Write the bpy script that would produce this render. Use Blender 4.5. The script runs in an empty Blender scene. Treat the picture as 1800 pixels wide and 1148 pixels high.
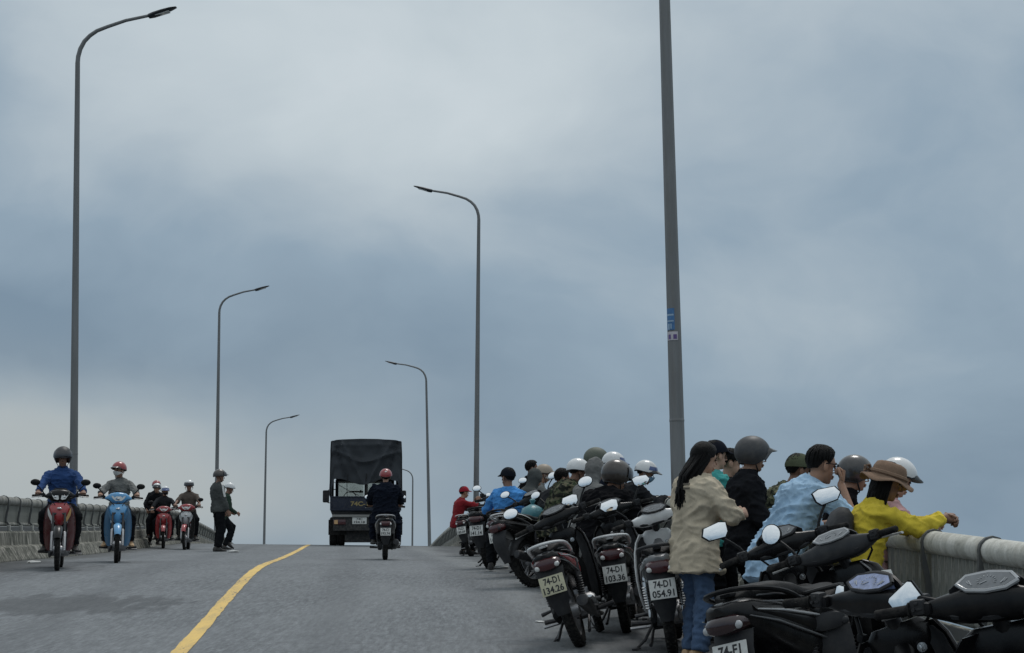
import bpy, bmesh, math, random
import numpy as np
from mathutils import Vector, Matrix, noise

random.seed(7)
SC = bpy.context.scene
COL = SC.collection
R = math.radians

# ------------------------------------------------------------------ camera
F, CX, CY, HZ = 3200.0, 900.0, 574.0, 968.0       # photo pixels (1800 x 1148)
ZC = 1.41
TH = math.atan((HZ - CY) / F)
cam = bpy.data.cameras.new('camera')
cam.sensor_width = 36.0
cam.lens = 36.0 * F / 1800.0
cam.clip_start, cam.clip_end = 0.2, 9000.0
co = bpy.data.objects.new('camera', cam)
COL.objects.link(co)
co.location = (0, 0, ZC)
co.rotation_euler = (math.pi / 2 + TH, 0, 0)
SC.camera = co


def ray(px, py):
    a, b = (px - CX) / F, (CY - py) / F
    return Vector((a, math.cos(TH) - b * math.sin(TH), math.sin(TH) + b * math.cos(TH)))


# ------------------------------------------------------------------ node helper
class NT:
    def __init__(s, tree):
        s.t = tree
        tree.nodes.clear()

    def n(s, typ, **kw):
        nd = s.t.nodes.new(typ)
        for k, v in kw.items():
            if k.startswith('i_'):
                key = k[2:]
                key = int(key) if key.isdigit() else key.replace('_', ' ')
                s.set(nd.inputs[key], v)
            else:
                setattr(nd, k, v)
        return nd

    def set(s, sock, v):
        if isinstance(v, bpy.types.NodeSocket):
            s.t.links.new(v, sock)
        elif isinstance(v, (tuple, list)) and len(v) == 3 and sock.type == 'RGBA':
            sock.default_value = (*v, 1)
        else:
            sock.default_value = v

    def math(s, op, a, b=0.0, c=None, clamp=False):
        nd = s.n('ShaderNodeMath', operation=op, use_clamp=clamp)
        s.set(nd.inputs[0], a)
        s.set(nd.inputs[1], b)
        if c is not None:
            s.set(nd.inputs[2], c)
        return nd.outputs[0]

    def mix(s, fac, a, b, blend='MIX'):
        nd = s.n('ShaderNodeMix', data_type='RGBA', blend_type=blend)
        s.set(nd.inputs[0], fac)
        s.set(nd.inputs[6], a)
        s.set(nd.inputs[7], b)
        return nd.outputs[2]

    def noise(s, vec, scale, detail=3.0, rough=0.55, dist=0.0):
        nd = s.n('ShaderNodeTexNoise')
        s.set(nd.inputs['Vector'], vec)
        nd.inputs['Scale'].default_value = scale
        nd.inputs['Detail'].default_value = detail
        nd.inputs['Roughness'].default_value = rough
        nd.inputs['Distortion'].default_value = dist
        return nd.outputs[0]

    def mapping(s, vec, scale=(1, 1, 1), loc=(0, 0, 0)):
        nd = s.n('ShaderNodeMapping')
        s.set(nd.inputs['Vector'], vec)
        nd.inputs['Scale'].default_value = scale
        nd.inputs['Location'].default_value = loc
        return nd.outputs[0]

    def remap(s, v, a, b, c=0.0, d=1.0, smooth=False):
        nd = s.n('ShaderNodeMapRange', clamp=True)
        if smooth:
            nd.interpolation_type = 'SMOOTHSTEP'
        s.set(nd.inputs[0], v)
        for i, x in enumerate((a, b, c, d)):
            nd.inputs[i + 1].default_value = x
        return nd.outputs[0]


# ------------------------------------------------------------------ sky, sun
SUN_EL, SUN_AZ = 62.0, 20.0          # overcast: a broad weak sun high ahead, a little to the right
world = bpy.data.worlds.new('World')
SC.world = world
world.use_nodes = True
w = NT(world.node_tree)
geo = w.n('ShaderNodeTexCoord')
dirv = geo.outputs['Generated']
sep = w.n('ShaderNodeSeparateXYZ', i_0=dirv)
sx, sy, sz = sep.outputs
warp = w.n('ShaderNodeTexNoise')
w.set(warp.inputs['Vector'], w.mapping(dirv, (1, 1, 1.8)))
warp.inputs['Scale'].default_value = 4.0
warp.inputs['Detail'].default_value = 4.0
warp.inputs['Roughness'].default_value = 0.5
wv = w.n('ShaderNodeVectorMath', operation='MULTIPLY_ADD')
w.set(wv.inputs[0], warp.outputs['Color'])
wv.inputs[1].default_value = (0.20, 0.20, 0.13)
sub = w.n('ShaderNodeVectorMath', operation='ADD')
w.set(sub.inputs[0], dirv)
sub.inputs[1].default_value = (-0.10, -0.10, -0.065)
w.set(wv.inputs[2], sub.outputs[0])
wdir = wv.outputs[0]


def blob(px, py, rx, rz, amp):
    c = ray(px, py).normalized()
    s1 = w.n('ShaderNodeVectorMath', operation='SUBTRACT')
    w.set(s1.inputs[0], wdir)
    s1.inputs[1].default_value = c
    m1 = w.n('ShaderNodeVectorMath', operation='MULTIPLY')
    w.set(m1.inputs[0], s1.outputs[0])
    m1.inputs[1].default_value = (F / rx, F / rx, F / rz)
    d1 = w.n('ShaderNodeVectorMath', operation='DOT_PRODUCT')
    w.set(d1.inputs[0], m1.outputs[0])
    w.set(d1.inputs[1], m1.outputs[0])
    e = w.math('EXPONENT', w.math('MULTIPLY', d1.outputs['Value'], -1.0))
    return w.math('MULTIPLY', e, amp)


fine = w.noise(w.mapping(wdir, (1, 1, 1.45)), 7.5, 6.0, 0.52)
big = w.noise(w.mapping(dirv, (1, 1, 2.2), (3.1, 1.7, 0.4)), 3.0, 3.0, 0.5)
val = w.math('ADD', w.math('MULTIPLY', w.math('SUBTRACT', fine, 0.5), 0.62),
             w.math('MULTIPLY', w.math('SUBTRACT', big, 0.5), 0.35))
val = w.math('ADD', val, w.remap(sz, 0.0, 0.75, 0.34, 1.25))
for b in ((640, 120, 560, 190, 0.36), (480, 250, 300, 90, 0.12), (900, 760, 700, 90, -0.05), (60, 770, 330, 130, 0.34), (330, 860, 330, 90, 0.20), (1640, 150, 330, 260, -0.20), (10, 150, 220, 240, -0.20),
          (470, 600, 420, 90, -0.20), (1500, 800, 520, 170, -0.10), (1330, 560, 260, 90, 0.10), (1480, 330, 330, 120, -0.02),
          (40, 480, 330, 110, -0.36), (1010, 380, 190, 60, -0.08)):
    val = w.math('ADD', val, blob(*b))
ramp = w.n('ShaderNodeValToRGB')
w.set(ramp.inputs[0], w.math('MULTIPLY', val, 0.5))
els = ramp.color_ramp.elements
els[0].position, els[0].color = 0.08, (0.190, 0.270, 0.355, 1)
els[1].position, els[1].color = 0.95, (0.86, 0.90, 0.93, 1)
for p, c in ((0.22, (0.275, 0.365, 0.450)), (0.36, (0.440, 0.515, 0.570)), (0.48, (0.545, 0.615, 0.655))):
    e = els.new(p)
    e.color = (*c, 1)
nish = w.n('ShaderNodeTexSky', sky_type='NISHITA')
nish.sun_disc = False
nish.sun_elevation = R(SUN_EL)
nish.sun_rotation = R(SUN_AZ)
nish.air_density, nish.dust_density = 1.0, 3.0
glow = w.math('ADD', blob(60, 775, 420, 150, 1.0), blob(330, 900, 420, 110, .7), clamp=True)
clc = w.mix(w.math('MULTIPLY', glow, .85), ramp.outputs[0], (0.415, 0.455, 0.462))
cl10 = w.n('ShaderNodeVectorMath', operation='SCALE')
w.set(cl10.inputs[0], clc)
cl10.inputs['Scale'].default_value = 10.0
skyc = w.mix(0.96, nish.outputs[0], cl10.outputs[0])
bg = w.n('ShaderNodeBackground', i_Color=skyc, i_Strength=0.1)
wo = w.n('ShaderNodeOutputWorld')
w.set(wo.inputs[0], bg.outputs[0])

sl = bpy.data.lights.new('sun', 'SUN')
sl.energy = 1.05
sl.angle = R(18)
sl.color = (1.0, 0.97, 0.93)
so = bpy.data.objects.new('sun', sl)
COL.objects.link(so)
sd = Vector((math.sin(R(SUN_AZ)) * math.cos(R(SUN_EL)), math.cos(R(SUN_AZ)) * math.cos(R(SUN_EL)), math.sin(R(SUN_EL))))
so.rotation_euler = sd.to_track_quat('Z', 'Y').to_euler()
so.location = (0, 0, 60)
SC.view_settings.view_transform = 'Standard'
SC.view_settings.look = 'None'
SC.view_settings.exposure = 0.0
SC.view_settings.gamma = 1.0
SC.view_settings.use_curve_mapping = False
SC.render.engine = 'CYCLES'
SC.cycles.max_bounces = 6
SC.cycles.use_denoising = True

# ------------------------------------------------------------------ road shape
EL957 = TH + math.atan((CY - 957) / F)
PROF = [(-60, 4.16), (0, 1.40), (6.0, 1.124), (13.4, .783), (15, .712), (17.2, .598), (19.5, .490), (23, .350), (25.8, .292), (32.3, .245),
        (41.7, .146), (49.4, .046), (53.5, .010), (57, .075), (63, .27), (66.7, .385), (73, .63), (81, .99), (107, 2.35),
        (135, 4.15), (200, 8.0), (320, 10.6), (420, 11.2)]
PX = np.array([p[0] for p in PROF], float)
PY = np.array([p[1] for p in PROF], float)
_h = np.diff(PX)
_dl = np.diff(PY) / _h
_m = np.zeros(len(PX))
for i in range(1, len(PX) - 1):
    if _dl[i - 1] * _dl[i] > 0:
        w1, w2 = 2 * _h[i] + _h[i - 1], _h[i] + 2 * _h[i - 1]
        _m[i] = (w1 + w2) / (w1 / _dl[i - 1] + w2 / _dl[i])
_m[0], _m[-1] = _dl[0], _dl[-1]


def drop(d):
    d = min(max(d, PX[0]), PX[-1] - 1e-6)
    i = int(np.searchsorted(PX, d, side='right') - 1)
    t = (d - PX[i]) / _h[i]
    h00, h10, h01, h11 = 2*t**3-3*t*t+1, t**3-2*t*t+t, -2*t**3+3*t*t, t**3-t*t
    return h00*PY[i] + h10*_h[i]*_m[i] + h01*PY[i+1] + h11*_h[i]*_m[i+1]


def cxl(d):                                   # sideways shift of the whole road
    return -0.087 * d + (0.0006 * (d - 95) ** 2 if d > 95 else 0)


LINE = -1.25


def rz_(d, off):
    return ZC + d * math.tan(EL957) - drop(d) - 0.011 * (off - LINE)


def RP(d, off, up=0.0):
    return Vector((off + cxl(d), d, rz_(d, off) + up))


def G(px, d, up=0.0):                         # ground point under photo column px at depth d
    x = (px - CX) / F * d / 1.006
    return Vector((x, d, rz_(d, x - cxl(d)) + up))


def slope(d):
    return (drop(d - 0.4) - drop(d + 0.4)) / 0.8 + math.tan(EL957)


# ------------------------------------------------------------------ mesh builder
class MB:
    def __init__(s):
        s.v, s.f = [], []

    def add(s, verts, faces):
        o = len(s.v)
        s.v.extend(Vector(p) for p in verts)
        s.f.extend([tuple(i + o for i in f) for f in faces])
        return s

    def rings(s, rings, caps=True, closed=False):
        n = len(rings[0])
        vs = [p for r in rings for p in r]
        fs = []
        m = len(rings)
        for i in range(m if closed else m - 1):
            j = (i + 1) % m
            for k in range(n):
                l = (k + 1) % n
                fs.append((i*n+k, i*n+l, j*n+l, j*n+k))
        if caps and not closed:
            fs.append(tuple(range(n-1, -1, -1)))
            fs.append(tuple((m-1)*n + k for k in range(n)))
        return s.add(vs, fs)

    def tube(s, path, rad, n=8, caps=True, flat=1.0, up=None):
        P = [Vector(p) for p in path]
        if not isinstance(rad, (list, tuple)):
            rad = [rad] * len(P)
        T = []
        for i in range(len(P)):
            a = P[min(i+1, len(P)-1)] - P[max(i-1, 0)]
            T.append(a.normalized() if a.length > 1e-9 else Vector((0, 0, 1)))
        ref = Vector(up) if up else (Vector((0, 0, 1)) if abs(T[0].z) < .9 else Vector((1, 0, 0)))
        u = (ref - T[0] * ref.dot(T[0])).normalized()
        rs = []
        for i in range(len(P)):
            u = (u - T[i] * u.dot(T[i]))
            u = u.normalized() if u.length > 1e-9 else T[i].orthogonal().normalized()
            v = T[i].cross(u)
            rs.append([P[i] + (u * math.cos(2*math.pi*k/n) * flat + v * math.sin(2*math.pi*k/n)) * rad[i] for k in range(n)])
        return s.rings(rs, caps)

    def cap(s, a, b, ra, rb, n=10):            # round-ended limb
        a, b = Vector(a), Vector(b)
        t = (b - a)
        L = t.length
        t = t.normalized() if L > 1e-9 else Vector((0, 0, 1))
        pts, rr = [], []
        for q in (80, 55, 28):
            pts.append(a - t * ra * math.sin(R(q)))
            rr.append(ra * math.cos(R(q)))
        pts += [a, a + t*L*.5, b]
        rr += [ra, (ra+rb)/2, rb]
        for q in (28, 55, 80):
            pts.append(b + t * rb * math.sin(R(q)))
            rr.append(rb * math.cos(R(q)))
        return s.tube(pts, rr, n)

    def ell(s, c, r, M=None, nu=16, nv=10, pw=1.0):
        c = Vector(c)
        vs = []
        for j in range(1, nv):
            th = math.pi * j / nv
            for i in range(nu):
                ph = 2*math.pi*i/nu
                p = [math.sin(th)*math.cos(ph), math.sin(th)*math.sin(ph), math.cos(th)]
                if pw != 1.0:
                    p = [math.copysign(abs(q)**pw, q) for q in p]
                q = Vector((p[0]*r[0], p[1]*r[1], p[2]*r[2]))
                vs.append(c + (M @ q if M else q))
        for z in (1, -1):
            q = Vector((0, 0, z*r[2]))
            vs.append(c + (M @ q if M else q))
        fs = []
        for j in range(nv-2):
            for i in range(nu):
                k = (i+1) % nu
                fs.append((j*nu+i, (j+1)*nu+i, (j+1)*nu+k, j*nu+k))
        t, b = len(vs)-2, len(vs)-1
        for i in range(nu):
            k = (i+1) % nu
            fs.append((t, i, k))
            fs.append((b, (nv-2)*nu+k, (nv-2)*nu+i))
        return s.add(vs, fs)

    def box(s, c, size, M=None, bev=0.0):
        x, y, z = (q/2 for q in size)
        c = Vector(c)
        if bev <= 0:
            vs = [Vector((a*x, b*y, d*z)) for a in (-1, 1) for b in (-1, 1) for d in (-1, 1)]
            fs = [(0, 1, 3, 2), (4, 6, 7, 5), (0, 4, 5, 1), (2, 3, 7, 6), (0, 2, 6, 4), (1, 5, 7, 3)]
            return s.add([c + (M @ v if M else v) for v in vs], fs)
        bm = bmesh.new()
        bmesh.ops.create_cube(bm, size=1)
        for v in bm.verts:
            v.co = Vector((v.co.x*size[0], v.co.y*size[1], v.co.z*size[2]))
        bmesh.ops.bevel(bm, geom=bm.edges[:], offset=min(bev, min(size)*.45), segments=2, affect='EDGES', profile=.6)
        bm.verts.index_update()
        vs = [c + (M @ v.co if M else v.co.copy()) for v in bm.verts]
        fs = [tuple(v.index for v in f.verts) for f in bm.faces]
        bm.free()
        return s.add(vs, fs)

    def lathe(s, prof, c, axis='y', n=24, caps=False):
        rs = []
        c = Vector(c)
        for r, h in prof:
            ring = []
            for k in range(n):
                a, b = r*math.cos(2*math.pi*k/n), r*math.sin(2*math.pi*k/n)
                ring.append(c + (Vector((a, h, b)) if axis == 'y' else Vector((a, b, h)) if axis == 'z' else Vector((h, a, b))))
            rs.append(ring)
        return s.rings(rs, caps)

    def prism(s, poly, fn0, fn1):               # outline mapped to a front and a back surface
        n = len(poly)
        vs = [fn0(*p) for p in poly] + [fn1(*p) for p in poly]
        fs = [tuple(range(n)), tuple(range(2*n-1, n-1, -1))]
        fs += [(k, k+n, (k+1) % n + n, (k+1) % n) for k in range(n)]
        return s.add(vs, fs)

    def mesh(s, name, smooth=True, ang=38):
        me = bpy.data.meshes.new(name)
        me.from_pydata([tuple(v) for v in s.v], [], s.f)
        bm = bmesh.new()
        bm.from_mesh(me)
        bmesh.ops.recalc_face_normals(bm, faces=bm.faces)
        bm.to_mesh(me)
        bm.free()
        if smooth:
            me.shade_smooth()
            me.set_sharp_from_angle(angle=R(ang))
        me.materials.append(None)
        return me


def sec(x, z, hw, hh, y=0.0, n=16, p=2.6):
    out = []
    for k in range(n):
        a = 2*math.pi*k/n
        c, s_ = math.cos(a), math.sin(a)
        out.append(Vector((x, y + hw*math.copysign(abs(c)**(2/p), c), z + hh*math.copysign(abs(s_)**(2/p), s_))))
    return out


def secz(z, x, hx, hy, n=16, p=2.4):
    return [Vector((x + a.z, a.y, z)) for a in sec(0, 0, hy, hx, 0, n, p)]


def secy(y, x, z, hx, hz, n=14, p=2.4):
    return [Vector((x + a.y, y, z + a.z)) for a in sec(0, 0, hx, hz, 0, n, p)]


def link(name, me, mat, parent=None, M=None):
    o = bpy.data.objects.new(name, me)
    COL.objects.link(o)
    if mat is not None:
        if len(me.materials) == 0:
            me.materials.append(None)
        o.material_slots[0].link = 'OBJECT'
        o.material_slots[0].material = mat
    if parent is not None:
        o.parent = parent
    if M is not None:
        o.matrix_basis = M
    return o


def tag(o, label=None, cat=None, group=None, kind=None):
    if label:
        o['label'] = label
    if cat:
        o['category'] = cat
    if group:
        o['group'] = group
    if kind:
        o['kind'] = kind
    return o


def thing(name, label, cat, M=None, loc=None, group=None):
    o = bpy.data.objects.new(name, None)
    o.empty_display_size = .1
    COL.objects.link(o)
    if M is not None:
        o.matrix_basis = M
    elif loc is not None:
        o.location = loc
    return tag(o, label, cat, group)


CACHE = {}


def part(name, key, fn, mat, parent, M=None):
    if key not in CACHE:
        mb = MB()
        fn(mb)
        CACHE[key] = mb.mesh(name)
    return link(name, CACHE[key], mat, parent, M)


# ------------------------------------------------------------------ materials
MATS = {}


def base_mat(name, col, rough=.6, metal=0.0, var=.12, scale=8.0, bump=0.0, bscale=60.0, coat=0.0, dust=0.0, aniso=(1, 1, 1), spec=.5, sheen=0.0):
    if name in MATS:
        return MATS[name]
    m = bpy.data.materials.new(name)
    m.use_nodes = True
    t = NT(m.node_tree)
    tc = t.n('ShaderNodeTexCoord').outputs['Object']
    oi = t.n('ShaderNodeObjectInfo').outputs['Random']
    ad = t.n('ShaderNodeVectorMath', operation='ADD')
    t.set(ad.inputs[0], t.mapping(tc, aniso))
    t.set(ad.inputs[1], t.math('MULTIPLY', oi, 37.0))
    v = ad.outputs[0]
    nz = t.noise(v, scale, 4.0, .6)
    c = t.mix(t.remap(nz, .25, .75), tuple(q*(1-var) for q in col), tuple(min(1, q*(1+var)) for q in col))
    rg = t.remap(nz, .2, .8, max(.02, rough-.08), min(1, rough+.1))
    if dust > 0:
        gz = t.n('ShaderNodeSeparateXYZ', i_0=tc).outputs[2]
        df = t.math('MULTIPLY', t.remap(t.noise(v, scale*2.3, 5.0, .65), .42, .72), dust)
        c = t.mix(df, c, (.20, .185, .165))
        rg = t.math('ADD', rg, t.math('MULTIPLY', df, .35), clamp=True)
    bs = t.n('ShaderNodeBsdfPrincipled', i_Base_Color=c, i_Roughness=rg, i_Metallic=metal)
    bs.inputs['Specular IOR Level'].default_value = spec
    bs.inputs['Coat Weight'].default_value = coat
    bs.inputs['Coat Roughness'].default_value = .12
    if sheen:
        bs.inputs['Sheen Weight'].default_value = sheen
        bs.inputs['Sheen Roughness'].default_value = .6
    if bump > 0:
        b = t.n('ShaderNodeBump')
        b.inputs['Strength'].default_value = bump
        b.inputs['Distance'].default_value = .01
        t.set(b.inputs['Height'], t.noise(v, bscale, 4.0, .65))
        t.set(bs.inputs['Normal'], b.outputs[0])
    o = t.n('ShaderNodeOutputMaterial')
    t.set(o.inputs[0], bs.outputs[0])
    MATS[name] = m
    return m


def paint(name, col, **k):
    return base_mat('paint ' + name, col, rough=.28, var=.05, scale=5, coat=.5, dust=.22, **k)


def cloth(name, col, var=.22, bump=.85, bscale=26.0, **k):
    return base_mat('cloth ' + name, col, rough=.95, var=var, scale=6, bump=bump, bscale=bscale, spec=.06, aniso=(1, 1, .6), sheen=.05 if max(col) > .1 else 0, **k)


def camo(name, cols, scale=11.0):
    if name in MATS:
        return MATS[name]
    m = bpy.data.materials.new(name)
    m.use_nodes = True
    t = NT(m.node_tree)
    tc = t.n('ShaderNodeTexCoord').outputs['Object']
    c = cols[0]
    for i, q in enumerate(cols[1:]):
        f = t.remap(t.noise(t.mapping(tc, (1, 1, 1.3), (i*5.3, i*2.1, 1)), scale*(1+.25*i), 3.0, .55), .50, .54)
        c = t.mix(f, c, q)
    bs = t.n('ShaderNodeBsdfPrincipled', i_Base_Color=c, i_Roughness=.9)
    bs.inputs['Specular IOR Level'].default_value = .15
    b = t.n('ShaderNodeBump')
    b.inputs['Strength'].default_value = .5
    b.inputs['Distance'].default_value = .01
    t.set(b.inputs['Height'], t.noise(tc, 26.0, 3.0, .6))
    t.set(bs.inputs['Normal'], b.outputs[0])
    o = t.n('ShaderNodeOutputMaterial')
    t.set(o.inputs[0], bs.outputs[0])
    MATS[name] = m
    return m


BLACK = base_mat('black plastic', (.009, .0095, .011), rough=.42, dust=.06, scale=7, spec=.14)
SATIN = base_mat('dark grey plastic', (.032, .033, .036), rough=.5, dust=.10, scale=7, spec=.18)
RUBBER = base_mat('tyre rubber', (.014, .014, .0145), rough=.9, spec=.12, dust=.2, scale=14, bump=.4, bscale=50)
SEATM = base_mat('black seat vinyl', (.009, .009, .010), rough=.5, spec=.16, bump=.35, bscale=180, dust=.12)
CHROME = base_mat('polished metal', (.62, .62, .62), rough=.22, metal=1.0, var=.08)
ALU = base_mat('cast aluminium', (.38, .38, .39), rough=.42, metal=.9, dust=.2)
LEVERM = base_mat('lever alloy', (.55, .55, .54), rough=.3, metal=.35, dust=.15)
STEELD = base_mat('dark steel', (.04, .04, .044), rough=.45, metal=.6, dust=.25)
MIRROR = base_mat('mirror glass', (.93, .94, .95), rough=.05, metal=1.0, var=.01)
REDLENS = base_mat('red lens', (.055, .008, .010), rough=.2, coat=.6)
CLEARLENS = base_mat('clear lens', (.62, .62, .60), rough=.15, coat=.8)
AMBERLENS = base_mat('amber lens', (.55, .33, .14), rough=.2, coat=.6)
PLATEW = base_mat('white number plate', (.66, .66, .63), rough=.4, dust=.18, scale=20)
PLATEY = base_mat('yellowed number plate', (.56, .53, .37), rough=.4, dust=.2, scale=20)
INK = base_mat('plate lettering', (.02, .02, .022), rough=.5)
DASH = base_mat('blue dash glass', (.20, .25, .42), rough=.12, coat=.8, var=.5, scale=40)
DASHG = base_mat('grey dash glass', (.10, .11, .12), rough=.1, coat=.8, var=.3, scale=30)
EDGE = base_mat('painted edge highlight', (.11, .113, .118), rough=.35, dust=.1)  # lighter grey: highlight lines put into the colour of dark bodywork edges
SILVER = paint('silver', (.42, .43, .44))
WHITE = paint('white', (.72, .73, .73))
PBLACK = base_mat('paint black', (.005, .005, .006), rough=.26, var=.05, scale=5, coat=.06, dust=.06, spec=.28)
PRED = paint('red', (.33, .018, .024))
PDRED = paint('dark red', (.14, .012, .018))
PDARK = paint('maroon', (.075, .008, .012))
PDBLUE = paint('deep blue', (.045, .145, .27))
PBLUE = paint('sky blue', (.10, .34, .62))
PGREY = paint('grey', (.14, .145, .15))

SKIN = base_mat('skin tan', (.34, .19, .125), rough=.55, var=.10, scale=9, bump=.15, bscale=120)
SKIN2 = base_mat('skin light', (.46, .28, .20), rough=.55, var=.08, scale=9, bump=.15, bscale=120)
SKIN3 = base_mat('skin brown', (.22, .115, .075), rough=.55, var=.10, scale=9, bump=.15, bscale=120)
HAIR = base_mat('black hair', (.0035, .0032, .0032), rough=.5, spec=.16, var=.5, scale=30, aniso=(6, 6, .5), bump=.9, bscale=40)
EYE = base_mat('dark eye', (.02, .015, .012), rough=.2)
# ------------------------------------------------------------------ the setting
def road_material():
    m = bpy.data.materials.new('asphalt')
    m.use_nodes = True
    t = NT(m.node_tree)
    tc = t.n('ShaderNodeTexCoord').outputs['Object']
    uv = t.n('ShaderNodeUVMap', uv_map='road').outputs[0]
    lat = t.n('ShaderNodeSeparateXYZ', i_0=uv).outputs[0]
    grit = t.noise(tc, 34.0, 4.0, .8)
    grit2 = t.noise(t.mapping(tc, (1, .35, 1)), 17.0, 4.0, .7)
    pat = t.noise(t.mapping(tc, (1, .30, 1)), 1.1, 4.0, .6)
    c = t.mix(t.remap(grit, .30, .72), (.075, .078, .082), (.300, .305, .310))
    streak = t.noise(t.mapping(tc, (1, .10, 1)), 26.0, 4.0, .8)
    c = t.mix(t.remap(streak, .34, .66), t.mix(.52, c, (.050, .052, .054)), t.mix(.30, c, (.40, .405, .41)))
    c = t.mix(t.remap(grit2, .35, .70, 0, .55), c, (.095, .099, .104))
    c = t.mix(t.remap(pat, .40, .66, 0, .40), c, (.235, .238, .24))
    # tyre-polished tracks and the grubby strip where bikes park
    wob = t.math('ADD', lat, t.math('MULTIPLY', t.math('SUBTRACT', t.noise(t.mapping(tc, (1, .4, 1)), .9, 4.0, .65), .5), 1.5))
    wob2 = t.math('ADD', lat, t.math('MULTIPLY', t.math('SUBTRACT', t.noise(t.mapping(tc, (1, .25, 1)), .7, 3.0), .5), .5))
    c = t.mix(t.remap(wob, 1.75, 2.35, 0, .62, True), c, (.055, .056, .057))
    band = t.math('MULTIPLY', t.remap(wob, 1.2, 1.8, 0, 1, True), t.remap(wob, 1.9, 2.5, 1, 0, True))
    c = t.mix(t.math('MULTIPLY', band, t.remap(grit2, .4, .65, 0, .55)), c, (.24, .235, .22))
    for c0 in (-.1, 1.35, -2.6, -3.9):
        tr_ = t.math('ABSOLUTE', t.math('SUBTRACT', wob2, c0))
        c = t.mix(t.remap(tr_, .05, .34, .22, 0, True), c, (.070, .073, .078))
    c = t.mix(t.remap(wob, -4.0, -4.8, 0, .6, True), c, (.060, .058, .053))
    # two oily patches, and tar-filled hairline cracks
    for (x, y, rx, ry) in [STAIN1, STAIN2]:
        s1 = t.n('ShaderNodeVectorMath', operation='SUBTRACT')
        t.set(s1.inputs[0], tc)
        s1.inputs[1].default_value = (x, y, 0)
        m1 = t.n('ShaderNodeVectorMath', operation='MULTIPLY')
        t.set(m1.inputs[0], s1.outputs[0])
        m1.inputs[1].default_value = (1/rx, 1/ry, 0)
        d1 = t.n('ShaderNodeVectorMath', operation='LENGTH')
        t.set(d1.inputs[0], m1.outputs[0])
        f = t.math('ADD', d1.outputs['Value'], t.math('MULTIPLY', t.math('SUBTRACT', t.noise(t.mapping(tc, (1, .22, 1)), 4.5, 6.0, .65), .5), 2.8))
        c = t.mix(t.remap(f, .62, 1.1, .50, 0, True), c, (.038, .039, .041))
    vo = t.n('ShaderNodeTexVoronoi', feature='DISTANCE_TO_EDGE')
    t.set(vo.inputs['Vector'], t.mapping(tc, (.35, .16, 1)))
    vo.inputs['Scale'].default_value = 1.4
    cr = t.math('MULTIPLY', t.remap(vo.outputs[0], .0, .008, .22, 0), t.remap(t.noise(tc, .7), .52, .60))
    c = t.mix(cr, c, (.03, .03, .03))
    c = t.mix(1.0, c, (.94, .985, 1.02), 'MULTIPLY')
    bs = t.n('ShaderNodeBsdfPrincipled', i_Base_Color=c)
    t.set(bs.inputs['Roughness'], t.remap(grit, .3, .7, .72, .95))
    bs.inputs['Specular IOR Level'].default_value = .3
    b = t.n('ShaderNodeBump')
    b.inputs['Strength'].default_value = .55
    b.inputs['Distance'].default_value = .008
    t.set(b.inputs['Height'], grit)
    t.set(bs.inputs['Normal'], b.outputs[0])
    t.set(t.n('ShaderNodeOutputMaterial').inputs[0], bs.outputs[0])
    return m


p_ = G(130, 17.6)
STAIN1 = (p_.x, p_.y, 1.15, 1.2)
p_ = G(40, 24.5)
STAIN2 = (p_.x, p_.y, 1.0, 2.5)
ds = sorted(set([round(-40 + i*2.0, 3) for i in range(21)] + [round(i*.5, 3) for i in range(0, 220)] + [110 + i*4.0 for i in range(54)]))
LO, RO = -4.9, 3.15
offs = [LO + (RO-LO)*k/10 for k in range(11)]
vs, uvs, fs = [], [], []
for d in ds:
    for o_ in offs:
        vs.append(RP(d, o_))
        uvs.append((o_, d))
nn = len(offs)
for i in range(len(ds)-1):
    for k in range(nn-1):
        fs.append((i*nn+k, i*nn+k+1, (i+1)*nn+k+1, (i+1)*nn+k))
me = bpy.data.meshes.new('road')
me.from_pydata([tuple(v) for v in vs], [], fs)
ul = me.uv_layers.new(name='road')
for lp in me.loops:
    ul.data[lp.index].uv = uvs[lp.vertex_index]
me.shade_smooth()
me.materials.append(None)
tag(link('road', me, road_material()), kind='structure')

# yellow centre line, hand-painted edges
YEL = bpy.data.materials.new('yellow road paint')
YEL.use_nodes = True
t = NT(YEL.node_tree)
tcy = t.n('ShaderNodeTexCoord').outputs['Object']
chip = t.noise(t.mapping(tcy, (1, .30, 1)), 30.0, 5.0, .7)
wear = t.noise(t.mapping(tcy, (1, .2, 1)), 2.2, 4.0, .6)
c = t.mix(t.remap(wear, .35, .65), (.80, .54, .15), (.64, .44, .15))
c = t.mix(t.remap(t.noise(t.mapping(tcy, (1, .12, 1)), 11.0, 4.0, .7), .45, .7, 0, .45), c, (.34, .27, .15))
c = t.mix(t.remap(t.math('ADD', chip, t.math('MULTIPLY', t.math('SUBTRACT', wear, .5), .5)), .60, .66, 0, .9), c, (.11, .113, .115))
bsy = t.n('ShaderNodeBsdfPrincipled', i_Base_Color=c, i_Roughness=.75)
t.set(t.n('ShaderNodeOutputMaterial').inputs[0], bsy.outputs[0])
mb = MB()
vv, ff = [], []
d, i = 2.0, 0
while d < 180:
    jl = .012*noise.noise((d*1.3, 0, 0)) + .009*noise.noise((d*5, 3, 0))
    jr = .012*noise.noise((d*1.5, 9, 0)) + .009*noise.noise((d*4.5, 5, 0))
    vv += [RP(d, LINE-.06+jl, .004), RP(d, LINE+.06+jr, .004)]
    if i:
        ff.append((2*i-2, 2*i-1, 2*i+1, 2*i))
    i += 1
    d += .1 if d < 60 else 2
mb.add(vv, ff)
tag(link('road_line', mb.mesh('road_line'), YEL), kind='structure')

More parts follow.
